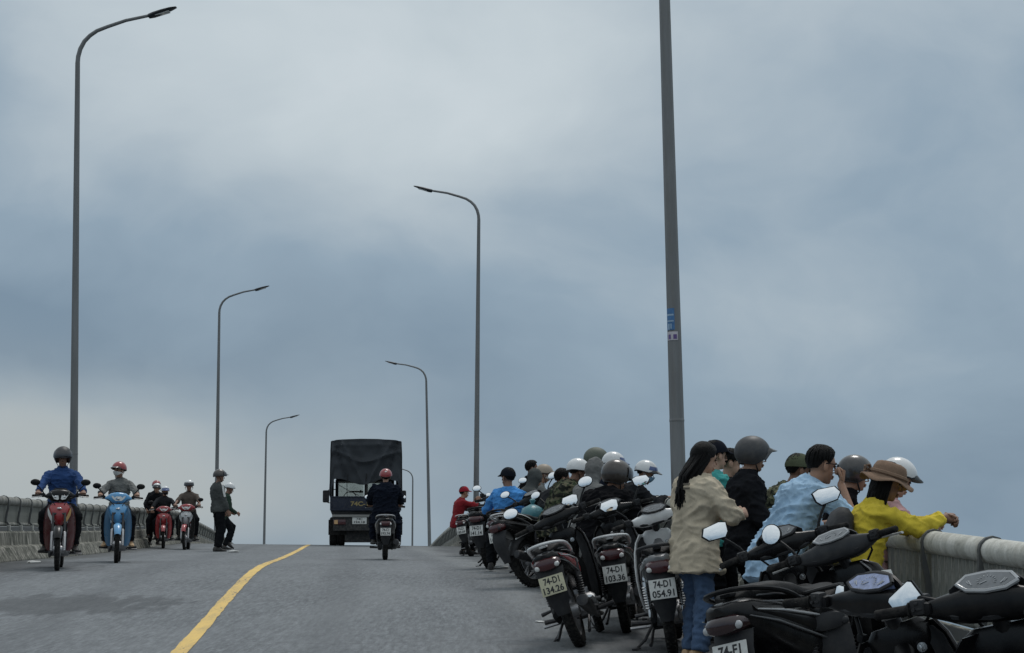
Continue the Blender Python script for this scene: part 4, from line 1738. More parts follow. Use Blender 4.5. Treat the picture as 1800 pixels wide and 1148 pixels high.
# ---- parked on the right, far to near
B['p1'] = bike('farthest parked motorbike beside the person in red', GP, 829, 37.0, 14, 9, 12, 'rear', 'cub', body=PBLACK, side=SILVER, plate=('74-D1', '185.09'), grab=CHROME)
B['p2'] = bike('black scooter parked nearest the light grey slab of road behind the blue shirt', GP, 862, 25.3, 17, 5, 10, 'rear', 'scoot', body=PBLACK, grab=BLACK, plate=('74-D1', '141.14'), ind=SATIN, mshape='oval')
B['p3'] = bike('black motorbike with red tail light and tilted white plate', GP, 921, 22.6, 27, 15, 14, 'rear', 'cub', body=PBLACK, grab=BLACK, plate=('74-C1', '162.53'), mshape='oval', ind=CLEARLENS)
B['p4'] = bike('black motorbike turned to the railing with its fat rear tyre showing', GP, 940, 20.6, 42, 14, 12, 'rear', 'cub', body=PBLACK, grab=CHROME, mshape='oval', dash=DASHG, handle=WHITE, ind=SATIN)
B['p5'] = bike('leaning red and black motorbike with a yellowed number plate', GP, 1021, 14.2, 9, 17, 14, 'rear', 'cub', body=PBLACK, side=PRED, grab=WHITE, plate=('74-D1', '134.26'), platem=PLATEY, mshape='oval', trim=SILVER)
B['p6'] = bike('black motorbike between the red one and the white one', GP, 1101, 15.4, 5, 9, 14, 'rear', 'cub', body=PBLACK, grab=WHITE, plate=('74-D1', '103.36'), mshape='hex', trim=PDRED)
B['p7'] = bike('white and grey motorbike beside the girl in the beige jacket', GP, 1182, 13.6, 5, 8, 16, 'rear', 'cub', body=PGREY, side=WHITE, nose=WHITE, handle=WHITE, shieldm=WHITE, fend=WHITE, grab=SATIN, plate=('74-D1', '054.91'), mshape='hex', shock=CHROME, dash=DASHG, mirrors=(1, 0), trim=CHROME)
B['p8'] = bike('big black scooter in the foreground with the white plate cut by the picture edge', GP, 1411, 8.95, 38, 13, 8, 'rear', 'scoot', scale=1.0, body=PBLACK, grab=BLACK, plate=('74-F1', '206.51'), mshape='round', mirrors=(1, 0), dash=DASHG, shock=STEELD, handle=base_mat('paint graphite', (.035, .036, .039), rough=.3, dust=.1, spec=.3), dashrim=SILVER, trim=SILVER, ind=SILVER, tailm=base_mat('smoked lens', (.022, .006, .008), rough=.2, coat=.6))
B['p9'] = bike('black motorbike behind the big scooter with angular mirrors', GP, 1490, 9.45, 2, 15, 6, 'rear', 'cub', body=PBLACK, grab=BLACK, mshape='hex', trim=SILVER, tailm=SATIN, ind=SATIN)
B['p10'] = bike('black motorbike with the blue dash in front of the woman in yellow', GP, 1674, 5.75, 20, 20, -36, 'rear', 'cub', body=PBLACK, grab=SILVER, mshape='rect', mirrors=(1, 0), dash=DASH, ind=SATIN, madj=((.0, -.17, -.13), 12), trim=SATIN)
B['p11'] = bike('black motorbike nearest the camera at the right picture edge', GP, 1859, 5.25, 18, 13, -14, 'rear', 'scoot', body=PBLACK, grab=BLACK, mshape='rect', mirrors=(1, 0), dash=DASHG, dashrim=SILVER, madj=((.0, -.02, -.10), -38), trim=SATIN)
# ------------------------------------------------------------------ people


def remesh(items):
    """items: list of (mesh builder, voxel, smoothing); overlapping closed forms become one continuous skin"""
    obs = []
    for mb, vox, sm in items:
        me = mb.mesh('m', smooth=False)
        o = bpy.data.objects.new('m', me)
        COL.objects.link(o)
        r = o.modifiers.new('r', 'REMESH')
        r.mode = 'VOXEL'
        r.voxel_size = vox
        if sm:
            s = o.modifiers.new('s', 'SMOOTH')
            s.factor, s.iterations = .5, sm
        obs.append(o)
    dg = bpy.context.evaluated_depsgraph_get()
    dg.update()
    out = []
    for o in obs:
        me = bpy.data.meshes.new_from_object(o.evaluated_get(dg))
        out.append(me)
    for o in obs:
        m = o.data
        bpy.data.objects.remove(o)
        bpy.data.meshes.remove(m)
    return out


def wrinkle(me, amp, seed, freq=7.0):
    n = len(me.vertices)
    nor = np.zeros(n*3)
    me.vertices.foreach_get('normal', nor)
    nor = nor.reshape(-1, 3)
    co_ = np.zeros(n*3)
    me.vertices.foreach_get('co', co_)
    co_ = co_.reshape(-1, 3)
    off = Vector((seed*3.7, seed*1.3, seed*.7))
    dsp = np.empty(n)
    for i in range(n):
        p = co_[i]
        q = Vector((p[0]*freq*.8, p[1]*freq*.8, p[2]*freq*1.5 + (p[0]+p[1])*2.5)) + off
        a = noise.noise(q)
        b = noise.noise(q*2.3)
        q3 = q*2.2 + Vector((b*.35, a*.35, 7))
        r1 = max(0, 1 - abs(a)*3.2)
        r2 = max(0, 1 - abs(noise.noise(q3))*3.2)
        dsp[i] = (r1**1.4)*.95 + (r2**1.3)*.6 + b*.35 - .55
    co_ += nor*(dsp*amp)[:, None]
    me.vertices.foreach_set('co', co_.ravel())
    me.update()
    me.shade_smooth()


def ik(a, t, l1, l2, hint):
    a, t = Vector(a), Vector(t)
    d = t - a
    L = d.length
    if L > (l1+l2)*.995:
        t = a + d.normalized()*(l1+l2)*.995
        d = t - a
        L = d.length
    n = d.normalized()
    c = (l1*l1 + L*L - l2*l2)/(2*L)
    h = math.sqrt(max(0, l1*l1 - c*c))
    hv = Vector(hint)
    hv = hv - n*hv.dot(n)
    hv = hv.normalized() if hv.length > 1e-6 else n.orthogonal().normalized()
    return a + n*c + hv*h, t


def RX(a):
    return Matrix.Rotation(R(a), 3, 'X')


def RY(a):
    return Matrix.Rotation(R(a), 3, 'Y')


def RZ(a):
    return Matrix.Rotation(R(a), 3, 'Z')


def hand(mb, w, dirv, palm, side, k=1.0, curl=45):
    """palm block, four unequal bent fingers and a thumb leaving the side of the palm; palm = direction the palm faces"""
    d = Vector(dirv).normalized()
    p = Vector(palm)
    p = (p - d*p.dot(d)).normalized()
    t = d.cross(p)*(-side)                      # towards the thumb
    w = Vector(w)
    rs = []
    for f_, hw, hh in ((-.02, .024, .020), (.0, .028, .019), (.03, .036, .018), (.06, .041, .016), (.088, .040, .013)):
        c = w + d*f_*k
        rs.append([c + t*hw*k*math.copysign(abs(math.cos(2*math.pi*q/12))**.8, math.cos(2*math.pi*q/12)) + p*hh*k*math.sin(2*math.pi*q/12) for q in range(12)])
    mb.rings(rs)
    for o_, L in ((.030, .072), (.010, .082), (-.011, .076), (-.030, .060)):
        a = w + d*.078*k + t*o_*k
        pts = [a]
        ang = 6
        dd = d
        for j, q in enumerate((.46, .30, .24)):
            ang += curl*(.9 if j == 0 else 1.1)
            dd = d*math.cos(R(ang)) + p*math.sin(R(ang))
            pts.append(pts[-1] + dd*L*q*k)
        pts.append(pts[-1] + dd*.005*k)
        mb.tube([w + d*.05*k + t*o_*k] + pts, [.009*k, .0095*k, .0088*k, .0082*k, .0072*k, .004*k], 7)
    a = w + d*.022*k + t*.026*k
    q1 = a + (d*.6 + t*.65 + p*.35).normalized()*.036*k
    q2 = q1 + (d*.85 + t*.1 + p*.5).normalized()*.030*k
    q3 = q2 + (d*.8 - t*.2 + p*.6).normalized()*.022*k
    mb.tube([w + d*.01*k + t*.01*k, a, q1, q2, q3, q3 + (q3-q2)*.15], [.012*k, .012*k, .0105*k, .0095*k, .008*k, .004*k], 7)


class Fig:
    pass


def shell(T, rad, lim, th=.008, c=(0, 0, 0), nu=28, nv=11, wob=0.0, seed=0, bump=None):
    """helmet or hair cap: part of an ellipsoid over the head, cut at an angle lim(azimuth) from the crown, with thickness"""
    mb = MB()
    out, inn = [], []
    for j in range(nv+1):
        ro, ri = [], []
        for i in range(nu):
            az = -180 + 360*i/nu
            t = R(lim(az))*max(.02, j/nv)
            dx = Vector((math.sin(t)*math.cos(R(az)), math.sin(t)*math.sin(R(az)), math.cos(t)))
            e = 1 + (wob*noise.noise(dx*3.1 + Vector((seed, 0, 0))) + wob*.6*noise.noise(dx*9 + Vector((seed, 3, 0))) if wob else 0)
            if bump:
                e *= bump(az, math.degrees(t))
            ro.append(T(Vector(c) + Vector((dx.x*rad[0]*e, dx.y*rad[1]*e, dx.z*rad[2]*e))))
            q = Vector((dx.x*(rad[0]-th), dx.y*(rad[1]-th), dx.z*(rad[2]-th)))
            ri.append(T(Vector(c) + q))
        out.append(ro)
        inn.append(ri)
    mb.rings(out + inn[::-1], True)
    return mb


def patch(T, rad, az0, az1, t0f, t1f, th=.006, c=(0, 0, 0), nu=14, nv=6):
    mb = MB()
    rs = []
    for i in range(nu+1):
        az = az0 + (az1-az0)*i/nu
        a, b = [], []
        for j in range(nv+1):
            t = R(t0f(az) + (t1f(az)-t0f(az))*j/nv)
            dx = Vector((math.sin(t)*math.cos(R(az)), math.sin(t)*math.sin(R(az)), math.cos(t)))
            a.append(T(Vector(c) + Vector((dx.x*rad[0], dx.y*rad[1], dx.z*rad[2]))))
            b.append(T(Vector(c) + Vector((dx.x*(rad[0]-th), dx.y*(rad[1]-th), dx.z*(rad[2]-th)))))
        rs.append(a + b[::-1])
    mb.rings(rs)
    return mb


PN = [0]


def person(label, M, pose, top, legs, skin=None, H=1.65, build=1.0, group=None, near=True, topopt=None, legopt=None, shoes=None, head=()):
    """pose: P pelvis, tp/ty/tr torso pitch, yaw, roll, hy/hp/hr head, hands (l, r) wrist points, el/er elbow hints, feet (l, r) ankles, kl/kr knee hints, fd foot yaw"""
    skin = skin or SKIN
    topopt, legopt = topopt or {}, legopt or {}
    PN[0] += 1
    k = H/1.65
    root = thing('person', label, 'person', M, group=group)
    P = Vector(pose['P'])
    tp, ty, tr = pose.get('tp', 0), pose.get('ty', 0), pose.get('tr', 0)
    py_ = pose.get('py', ty*.5)
    Rp = RZ(py_) @ RY(tp*pose.get('bend', .7)) @ RX(-tr*.6)
    Rt = RZ(ty) @ RY(tp) @ RX(-tr)
    Rh = RZ(pose.get('hy', ty)) @ RY(pose.get('hp', 0)) @ RX(-pose.get('hr', 0))
    W_ = P + Rp @ Vector((0, 0, .21*k))
    N = W_ + Rt @ Vector((0, 0, .285*k))
    Hc = N + Rt @ Vector((.015*k, 0, .040*k)) + Rh @ Vector((.022*k, 0, .105*k))
    sw = .168*k*pose.get('sw', 1.0)*(.5+.5*build)
    S = [N + Rt @ Vector((-.004, s*sw*.97, -.083*k)) for s in (1, -1)]
    Hp = [P + Rp @ Vector((0, s*.088*k, -.03*k)) for s in (1, -1)]
    ua, fa, tl, sl_ = .275*k, .245*k, .41*k, .40*k
    E, Wr, K, A = [], [], [], []
    for i in (0, 1):
        e, wv_ = ik(S[i], pose['hands'][i], ua, fa, pose.get('el' if i == 0 else 'er', (-.4, .5*(1-2*i), -.8)))
        E.append(e)
        Wr.append(wv_)
        kk, aa = ik(Hp[i], pose['feet'][i], tl, sl_, pose.get('kl' if i == 0 else 'kr', (1, 0, 0)))
        K.append(kk)
        A.append(aa)
    vox = .0105 if near else .02

    def ring(c, Rm, a, b, n=18, p=2.3):
        o = []
        for q in range(n):
            t = 2*math.pi*q/n
            cs, sn = math.cos(t), math.sin(t)
            o.append(c + Rm @ Vector((a*math.copysign(abs(cs)**(2/p), cs), b*math.copysign(abs(sn)**(2/p), sn), 0)))
        return o

    bw = build

    def torso(mb, inf, hem=-.10, flare=0.0, neck=True, sq=1.0):
        rr = []
        if hem < -.13:
            Rl = RZ(py_) @ RY(tp*.35*(0 if pose.get('seat') else 1))
            for f_ in (1.0, .5):
                z = -.10 + (hem+.10)*f_
                rr.append(ring(P + Rl @ Vector((0, 0, z*k)), Rl, (.118+flare*f_)*k*bw+inf, (.172+flare*f_)*k*bw+inf))
        for z, a, b in ((-.10, .112, .172), (-.02, .116, .172), (.07, .106, .158), (.14, .100, .150)):
            if z >= hem:
                rr.append(ring(P + Rp @ Vector((0, 0, z*k)), Rp, a*k*bw+inf, b*k*bw+inf))
        for z, a, b in ((.02, .103, .155), (.10, .115, .168), (.175, .115, .180), (.215, .098, .182), (.243, .078, .160), (.264, .066, .115), (.285, .056, .072)):
            rr.append(ring(W_ + Rt @ Vector((-.006*k, 0, z*k)), Rt, a*k*bw+inf, b*k*bw*sq+inf))
        if neck:
            rr.append(ring(W_ + Rt @ Vector((.004, 0, .31*k)), Rt, .052*k+inf, .056*k+inf))
        mb.rings(rr)

    # ---- skin body: one continuous figure
    bd = MB()
    torso(bd, -.012)
    for i in (0, 1):
        bd.cap(S[i], E[i], .048*k, .040*k)
        bd.cap(E[i], Wr[i], .040*k, .027*k)
        bd.cap(Hp[i], K[i], .078*k, .052*k)
        bd.cap(K[i], A[i], .052*k, .036*k)
        bd.ell(K[i].lerp(A[i], .3) + Vector((-.012, 0, 0)), (.048*k, .046*k, .09*k))
    Nk = N + Rt @ Vector((.0, 0, -.02*k))
    bd.cap(Nk, Hc + Rh @ Vector((-.012*k, 0, -.05*k)), .053*k, .050*k)
    bd.ell(Hc + Rh @ Vector((-.008*k, 0, .028*k)), (.093*k, .074*k, .090*k), Rh)
    bd.ell(Hc + Rh @ Vector((.020*k, 0, -.045*k)), (.064*k, .055*k, .072*k), Rh)
    bd.ell(Hc + Rh @ Vector((.055*k, 0, -.098*k)), (.024*k, .026*k, .020*k), Rh)
    bd.ell(Hc + Rh @ Vector((.072*k, 0, .020*k)), (.020*k, .050*k, .014*k), Rh)
    T = lambda v: Hc + Rh @ (Vector(v)*k)
    items = [(bd, max(vox, .0115), 3)]
    # ---- clothes
    tb = MB()
    inf = topopt.get('inf', .014)
    hem = topopt.get('hem', -.14)
    torso(tb, inf, hem, topopt.get('flare', 0))
    sl_len = topopt.get('sleeve', .93)
    si = topopt.get('sinf', .012)
    for i in (0, 1):
        tb.cap(S[i], E[i], .051*k*bw+si, .045*k+si)
        if sl_len > .3:
            wv_ = E[i].lerp(Wr[i], sl_len)
            t_ = (wv_-E[i]).normalized()
            tb.tube([E[i]-t_*.03, E[i], E[i].lerp(wv_, .55), wv_], [.040*k+si, .044*k+si, .038*k+si*1.1, .031*k+si*.7], 12)
    if near and sl_len > .5:
        for i in (0, 1):
            wv_ = E[i].lerp(Wr[i], sl_len)
            t_ = (wv_-E[i]).normalized()
            tb.tube([wv_-t_*.030, wv_-t_*.024, wv_-t_*.004, wv_+t_*.003], [.033*k+si*.7, .039*k+si*.8, .039*k+si*.8, .033*k+si*.7], 12)
    if topopt.get('hood_down'):
        for a in range(-120, 121, 30):
            c = N + Rt @ Vector((-.055*math.cos(R(a))*1.0 - .02, .085*math.sin(R(a)), .005 - .03*math.cos(R(a))))
            tb.ell(c, (.035, .035, .030))
    if topopt.get('hood'):
        tb.ell(Hc + Rh @ Vector((-.022*k, 0, .015*k)), (.116*k, .097*k, .127*k), Rh)
        tb.cap(N, Hc + Rh @ Vector((-.03, 0, -.06)), .085*k, .085*k)
    items.append((tb, vox if near else .022, 2))
    lb = MB()
    li = legopt.get('inf', .014)
    rr = [ring(P + Rp @ Vector((0, 0, z*k)), Rp, a*k*bw+li*.6, b*k*bw+li*.6) for z, a, b in ((-.10, .10, .155), (-.03, .115, .168), (.05, .108, .158), (.09, .10, .15))]
    lb.rings(rr)
    ll = legopt.get('len', .96)
    for i in (0, 1):
        lb.cap(Hp[i], K[i], .088*k*bw+li*.6, .058*k+li)
        a2 = K[i].lerp(A[i], ll)
        t_ = (a2-K[i]).normalized()
        lb.tube([K[i]-t_*.03, K[i], K[i].lerp(a2, .4), a2], [.056*k+li, .058*k+li, .054*k+li, legopt.get('cuff', .042)*k+li], 14)
    items.append((lb, vox if near else .022, 2))
    ms = remesh(items)
    # hands, nose, ears grafted onto the body mesh
    ex = MB()
    hd_ = pose.get('hd', (None, None))
    pm = pose.get('palm', (None, None))
    cl = pose.get('curl', (40, 40))
    for i in (0, 1):
        d_ = Vector(hd_[i]) if hd_[i] else (Wr[i]-E[i]).normalized()
        p_ = Vector(pm[i]) if pm[i] else Vector((0, -(1-2*i), -.25))
        if pose.get('gloves') is None:
            hand(ex, Wr[i], d_, p_, 1-2*i, k, cl[i])
    ex.rings([[T(v) for v in r_] for r_ in (
        [(.086, y, z) for y, z in ((-.008, .012), (.008, .012), (.010, .004), (-.010, .004))],
        [(.098, y, z) for y, z in ((-.007, .0), (.007, .0), (.012, -.012), (-.012, -.012))],
        [(.107, y, z) for y, z in ((-.008, -.024), (.008, -.024), (.013, -.034), (-.013, -.034))],
        [(.082, y, z) for y, z in ((-.016, -.034), (.016, -.034), (.016, -.040), (-.016, -.040))])])
    ex.ell(T((.082, 0, -.062)), (.012, .024, .009), Rh, 10, 6)
    ex.ell(T((.079, 0, -.074)), (.012, .020, .008), Rh, 10, 6)
    for s in (1, -1):
        ex.ell(T((-.002, s*.076, -.012)), (.020*k, .009*k, .032*k), Rh @ RZ(s*-20), 12, 8)
    bm = bmesh.new()
    bm.from_mesh(ms[0])
    m2 = ex.mesh('x')
    bm.from_mesh(m2)
    bm.to_mesh(ms[0])
    bm.free()
    bpy.data.meshes.remove(m2)
    ms[0].shade_smooth()
    for m_ in ms:
        m_.materials.clear()
        m_.materials.append(None)
    wrinkle(ms[1], topopt.get('wr', .006)*(2.5 if near else 1.8), PN[0], topopt.get('freq', 7.0))
    wrinkle(ms[2], legopt.get('wr', .006)*2.0, PN[0]+40, 6.5)
    link('body', ms[0], skin, root)
    link(topopt.get('name', 'jacket'), ms[1], top, root)
    link('trousers', ms[2], legs, root)
    # shoes
    fd = pose.get('fd', (None, None))
    fp = pose.get('fp', (0, 0))
    for i in (0, 1):
        fy = RZ(fd[i] if fd[i] is not None else 8*(1-2*i)) @ RY(fp[i])
        a = A[i]
        mb = MB()
        rs = []
        for x, hw, z0, z1 in ((-.085, .018, -.072, -.02), (-.07, .034, -.078, .015), (-.02, .038, -.078, .035), (.04, .040, -.078, .0), (.10, .046, -.078, -.028), (.15, .042, -.076, -.038), (.178, .022, -.070, -.05)):
            cz, hz_ = (z0+z1)/2, (z1-z0)/2
            rs.append([a + fy @ (Vector((x, p.y, p.z))*k) for p in sec(0, cz, hw, hz_, 0, 14, 2.6)])
        mb.rings(rs)
        link('shoe', mb.mesh('shoe'), shoes or SHOE, root)
    f = Fig()
    f.root, f.T, f.Rh, f.Hc, f.k, f.N, f.Rt, f.W, f.P, f.S, f.E, f.Wr = root, T, Rh, Hc, k, N, Rt, W_, P, S, E, Wr
    if near:
        for s in (1, -1):
            mb = MB()
            mb.ell(T((.078, s*.030, .006)), (.010, .013, .007), Rh @ RZ(s*18), 10, 6)
            link('eye', mb.mesh('eye'), EYE, root)
            mb = MB()
            mb.tube([T((.088, s*.014, .022)), T((.086, s*.032, .027)), T((.074, s*.050, .022))], [.003, .0045, .002], 6)
            link('eyebrow', mb.mesh('eyebrow'), HAIR, root)
    for hfn in head:
        hfn(f)
    return f


SHOE = base_mat('dark shoe', (.022, .021, .021), rough=.6, dust=.3)
SANDAL = base_mat('tan sandal', (.46, .30, .16), rough=.6, dust=.2)
STRAPM = base_mat('helmet strap', (.015, .015, .016), rough=.8)
LINER = base_mat('helmet trim', (.02, .02, .022), rough=.6)


def lerp_az(pts):
    def fn(az):
        a = abs(az)
        for (a0, v0), (a1, v1) in zip(pts, pts[1:]):
            if a <= a1:
                t = (a-a0)/(a1-a0)
                t = t*t*(3-2*t)
                return v0 + (v1-v0)*t
        return pts[-1][1]
    return fn


def short_hair(mat=None, wob=.05, back=118):
    def fn(f):
        lim = lerp_az([(0, 50), (35, 56), (56, 78), (72, 103), (84, 90), (98, 92), (116, 126), (180, back+14)])
        mb = shell(f.T, (.102, .083, .102), lim, .012, (-.010, 0, .030), 30, 12, wob, PN[0])
        rr = random.Random(PN[0])
        for q in range(150):
            az = rr.uniform(-180, 180)
            t0, t1 = rr.uniform(4, 55), 0
            t1 = min(lim(az)*rr.uniform(.93, 1.06), t0 + rr.uniform(40, 75))
            az1 = az + rr.uniform(-10, 10)
            pts = []
            for e in (0, .35, .7, 1):
                t_, a_ = R(t0 + (t1-t0)*e), R(az + (az1-az)*e)
                ro = 1 + .035*math.sin(math.pi*min(1, e*1.1)) + rr.uniform(0, .02)
                pts.append(f.T((-.010 + .102*ro*math.sin(t_)*math.cos(a_), .083*ro*math.sin(t_)*math.sin(a_), .030 + .102*ro*math.cos(t_))))
            mb.tube(pts, [.006, .0075, .006, .0015], 5, True, .6)
        link('hair', mb.mesh('hair'), mat or HAIR, f.root)
    return fn


def bun(f):
    mb = MB()
    mb.ell(f.T((-.105, 0, .035)), (.040, .042, .038), f.Rh, 14, 9)
    for v in mb.v:
        v += Vector((1, 1, 1))*.006*noise.noise(v*40)
    link('hair_bun', mb.mesh('hair_bun'), HAIR, f.root)


def long_hair(length=.46, lean=0.10, out=0.0):
    def fn(f):
        lim = lerp_az([(0, 48), (30, 60), (60, 96), (95, 118), (130, 128), (180, 132)])
        mb = shell(f.T, (.110, .092, .106), lim, .014, (-.012, 0, .030), 30, 12, .05, 3)
        for s in range(64):                              # locks falling over the back, uneven ends
            a = -105 + 210*((s*37) % 64)/63
            rr = random.Random(s)
            b = f.T((-.012 - .080*math.cos(R(a)), .084*math.sin(R(a)), -.01 + rr.uniform(-.02, .03)))
            L = length*rr.uniform(.82, 1.08)
            back = f.Rt @ Vector((-1, 0, 0))
            latv = f.Rt @ Vector((0, 1, 0))
            side = math.sin(R(a))
            pts = [f.T((-.012 - .085*math.cos(R(a))*.8, .080*side*.8, .08)), b]
            for q in (.25, .5, .75, 1.0):
                pts.append(b + Vector((0, 0, -L*q)) + back*(lean*math.sin(q*1.6) + out*min(1, q*2.2) + .018*rr.uniform(-1, 1)*q) - latv*side*.035*q + latv*.02*rr.uniform(-1, 1)*q)
            mb.tube(pts, [.012, .018, .018, .016, .012, .003], 6, True, .7)
        link('long_hair', mb.mesh('long_hair'), HAIR, f.root)
    return fn


def helmet(mat, kind='half', brim=None, visor=None, strap=True, stripe=None, size=1.0, logo=None):
    def fn(f):
        if kind == 'half':
            lim = lerp_az([(0, 74), (40, 78), (75, 96), (105, 100), (180, 112)])
            rad = (.136*size, .116*size, .124*size)
        elif kind == 'three':
            lim = lerp_az([(0, 72), (42, 76), (62, 118), (90, 138), (180, 136)])
            rad = (.143*size, .122*size, .130*size)
        else:
            lim = lerp_az([(0, 80), (180, 115)])
            rad = (.12*size, .105*size, .11*size)
        mb = shell(f.T, rad, lim, .016, (-.008, 0, .028), 36, 12)
        h = link('helmet', mb.mesh('helmet', ang=50), mat, f.root)
        c = (-.008, 0, .028)
        # rubber trim along the cut edge
        pts = []
        for i in range(36):
            az = -180 + 360*i/36
            t = R(lim(az))
            pts.append(f.T(Vector(c) + Vector((math.sin(t)*math.cos(R(az))*(rad[0]-.004), math.sin(t)*math.sin(R(az))*(rad[1]-.004), math.cos(t)*(rad[2]-.004)))))
        mb = MB()
        mb.tube(pts + [pts[0]], .007, 6, False)
        link('trim', mb.mesh('trim'), LINER, h)
        if brim is not None:
            mb = MB()
            rs = []
            for i in range(13):
                az = -58 + 116*i/12
                t = R(lim(az)-2)
                e = .062*math.cos(R(az)*1.35)
                b0 = Vector(c) + Vector((math.sin(t)*math.cos(R(az))*rad[0], math.sin(t)*math.sin(R(az))*rad[1], math.cos(t)*rad[2]))
                b1 = b0 + Vector((e, 0, -.012))
                rs.append([f.T(b0 + Vector((0, 0, .008))), f.T(b1 + Vector((0, 0, .003))), f.T(b1 + Vector((0, 0, -.003))), f.T(b0 + Vector((0, 0, -.008)))])
            mb.rings(rs)
            link('brim', mb.mesh('brim'), brim, h)
        if visor is not None:
            mb = patch(f.T, (rad[0]+.012, rad[1]+.010, rad[2]+.006), -72, 72, lambda a: 58, lambda a: 100 if kind == 'three' else 92, .004, c, 18, 6)
            link('visor', mb.mesh('visor'), visor, h)
        if stripe is not None:
            mb = patch(f.T, (rad[0]+.002, rad[1]+.002, rad[2]+.002), -75, 75, lambda a: 48 + abs(a)*.15, lambda a: 70 + abs(a)*.14, .004, c, 18, 4)
            link('stripe', mb.mesh('stripe'), stripe, h)
        if logo is not None:
            mb = patch(f.T, (rad[0]+.002, rad[1]+.002, rad[2]+.002), 168, 192, lambda a: 52 + abs(a-180)*.8, lambda a: 66, .004, c, 6, 3)
            link('badge', mb.mesh('badge'), logo, h)
        if strap:
            for s in (1, -1):
                mb = MB()
                mb.tube([f.T((-.02, s*.098, -.03)), f.T((.005, s*.080, -.07)), f.T((.035, s*.050, -.115)), f.T((.045, 0, -.128))], .006, 6, True, .5)
                link('strap', mb.mesh('strap'), STRAPM, h)
    return fn


def cap(mat, yaw=0):
    def fn(f):
        lim = lerp_az([(0, 84), (180, 98)])
        mb = shell(f.T, (.114, .096, .112), lim, .006, (-.006, 0, .026), 30, 10, .02, 5)
        h = link('cap', mb.mesh('cap'), mat, f.root)
        mb = MB()
        rs = []
        for i in range(11):
            az = -48 + 96*i/10
            b0 = Vector((-.006 + .112*math.cos(R(az)), .094*math.sin(R(az)), .040))
            b1 = b0 + Vector((.075*math.cos(R(az)*1.3), 0, -.022))
            rs.append([f.T(b0+Vector((0, 0, .006))), f.T(b1+Vector((0, 0, .003))), f.T(b1-Vector((0, 0, .002))), f.T(b0-Vector((0, 0, .004)))])
        mb.rings(rs)
        link('peak', mb.mesh('peak'), mat, h)
    return fn


def mask(mat):
    def fn(f):
        mb = patch(f.T, (.118, .086, .118), -80, 80, lambda a: 92 + abs(a)*.16, lambda a: 142 - abs(a)*.35, .005, (.0, 0, .0), 16, 7)
        for v in mb.v:
            v += Vector((1, 1, 1))*.003*noise.noise(v*50)
        link('face_mask', mb.mesh('face_mask'), mat, f.root)
        mb = MB()
        for s in (1, -1):
            mb.tube([f.T((.02, s*.086, -.02)), f.T((-.01, s*.089, -.01)), f.T((-.012, s*.088, -.035)), f.T((.02, s*.084, -.06))], .0025, 5)
        link('mask_loop', mb.mesh('mask_loop'), mat, f.root)
    return fn


def hood_hole(mat):
    def fn(f):
        pass
    return fn


def glasses(f):
    mb = MB()
    for s in (1, -1):
        mb.tube([f.T((.102, s*.008, .010)), f.T((.104, s*.03, .020)), f.T((.094, s*.058, .016)), f.T((.05, s*.083, .012)), f.T((-.01, s*.088, .008))], .0035, 6)
        mb.tube([f.T((.102, s*.010, .006)), f.T((.102, s*.022, -.014)), f.T((.094, s*.046, -.014)), f.T((.092, s*.058, .010))], .003, 6)
    link('glasses', mb.mesh('glasses'), BLACK, f.root)


def bucket_hat(mat, band):
    def fn(f):
        mb = MB()
        rs, n = [], 40
        for r_, z in ((.02, .128), (.066, .126), (.090, .114), (.103, .082), (.108, .045), (.112, .030)):
            rs.append([f.T((-.006 + r_*1.08*math.cos(2*math.pi*i/n), r_*.95*math.sin(2*math.pi*i/n), z + .004*noise.noise(Vector((i*.5, r_*30, 0))))) for i in range(n)])
        for q, dz in ((.018, -.012), (.036, -.022), (.054, -.034)):
            rs.append([f.T((-.006 + (.112+q)*1.08*math.cos(2*math.pi*i/n), (.112+q)*.97*math.sin(2*math.pi*i/n), .030 + dz + q*.30*math.sin(i*2*math.pi/n*4 + .7))) for i in range(n)])
        inner = [[p - (f.Rh @ Vector((0, 0, .005))) for p in r_] for r_ in rs]
        mb.rings(rs + inner[::-1])
        h = link('sun_hat', mb.mesh('sun_hat', ang=70), mat, f.root)
        mb = MB()
        pts = [f.T((-.006 + .117*math.cos(2*math.pi*i/30), .106*math.sin(2*math.pi*i/30), .046)) for i in range(30)]
        mb.tube(pts + [pts[0]], .014, 6, False, 1.0)
        link('hat_band', mb.mesh('hat_band'), mat, h)
        mb = MB()
        for s in (1, -1):
            c = Vector((-.125, .015, .05))
            lp = [c, c+Vector((-.022, s*.02, .022)), c+Vector((-.040, s*.04, .012)), c+Vector((-.035, s*.038, -.014)), c]
            mb.tube([f.T(p) for p in lp], [.007, .012, .012, .012, .007], 6, True, .5)
            mb.tube([f.T(c), f.T(c+Vector((-.02, s*.02, -.045)))], [.006, .011], 6)
        link('bow', mb.mesh('bow'), mat, h)
    return fn


def collar(mat):
    def fn(f):
        mb = MB()
        rs = []
        for i in range(19):
            az = R(-165 + 330*i/18 + 180)
            c = f.N + f.Rt @ Vector((.004 + .066*math.cos(az)*-1, .068*math.sin(az), .015))
            o_ = f.Rt @ Vector((-math.cos(az)*.018, math.sin(az)*.02, -.035))
            u_ = f.Rt @ Vector((0, 0, .022))
            rs.append([c-u_*.2, c+u_, c+o_*.5+u_*.8, c+o_])
        mb.rings(rs)
        link('collar', mb.mesh('collar'), mat, f.root)
    return fn


def place(px, d, h, up=0.0):
    """standing frame: origin on the road, x = facing direction h degrees right of straight ahead"""
    g_ = G(px, d, up)
    return Matrix.Translation(g_) @ Matrix.Rotation(R(90-h), 4, 'Z')


def railx(d):
    return 3.5 + cxl(d)


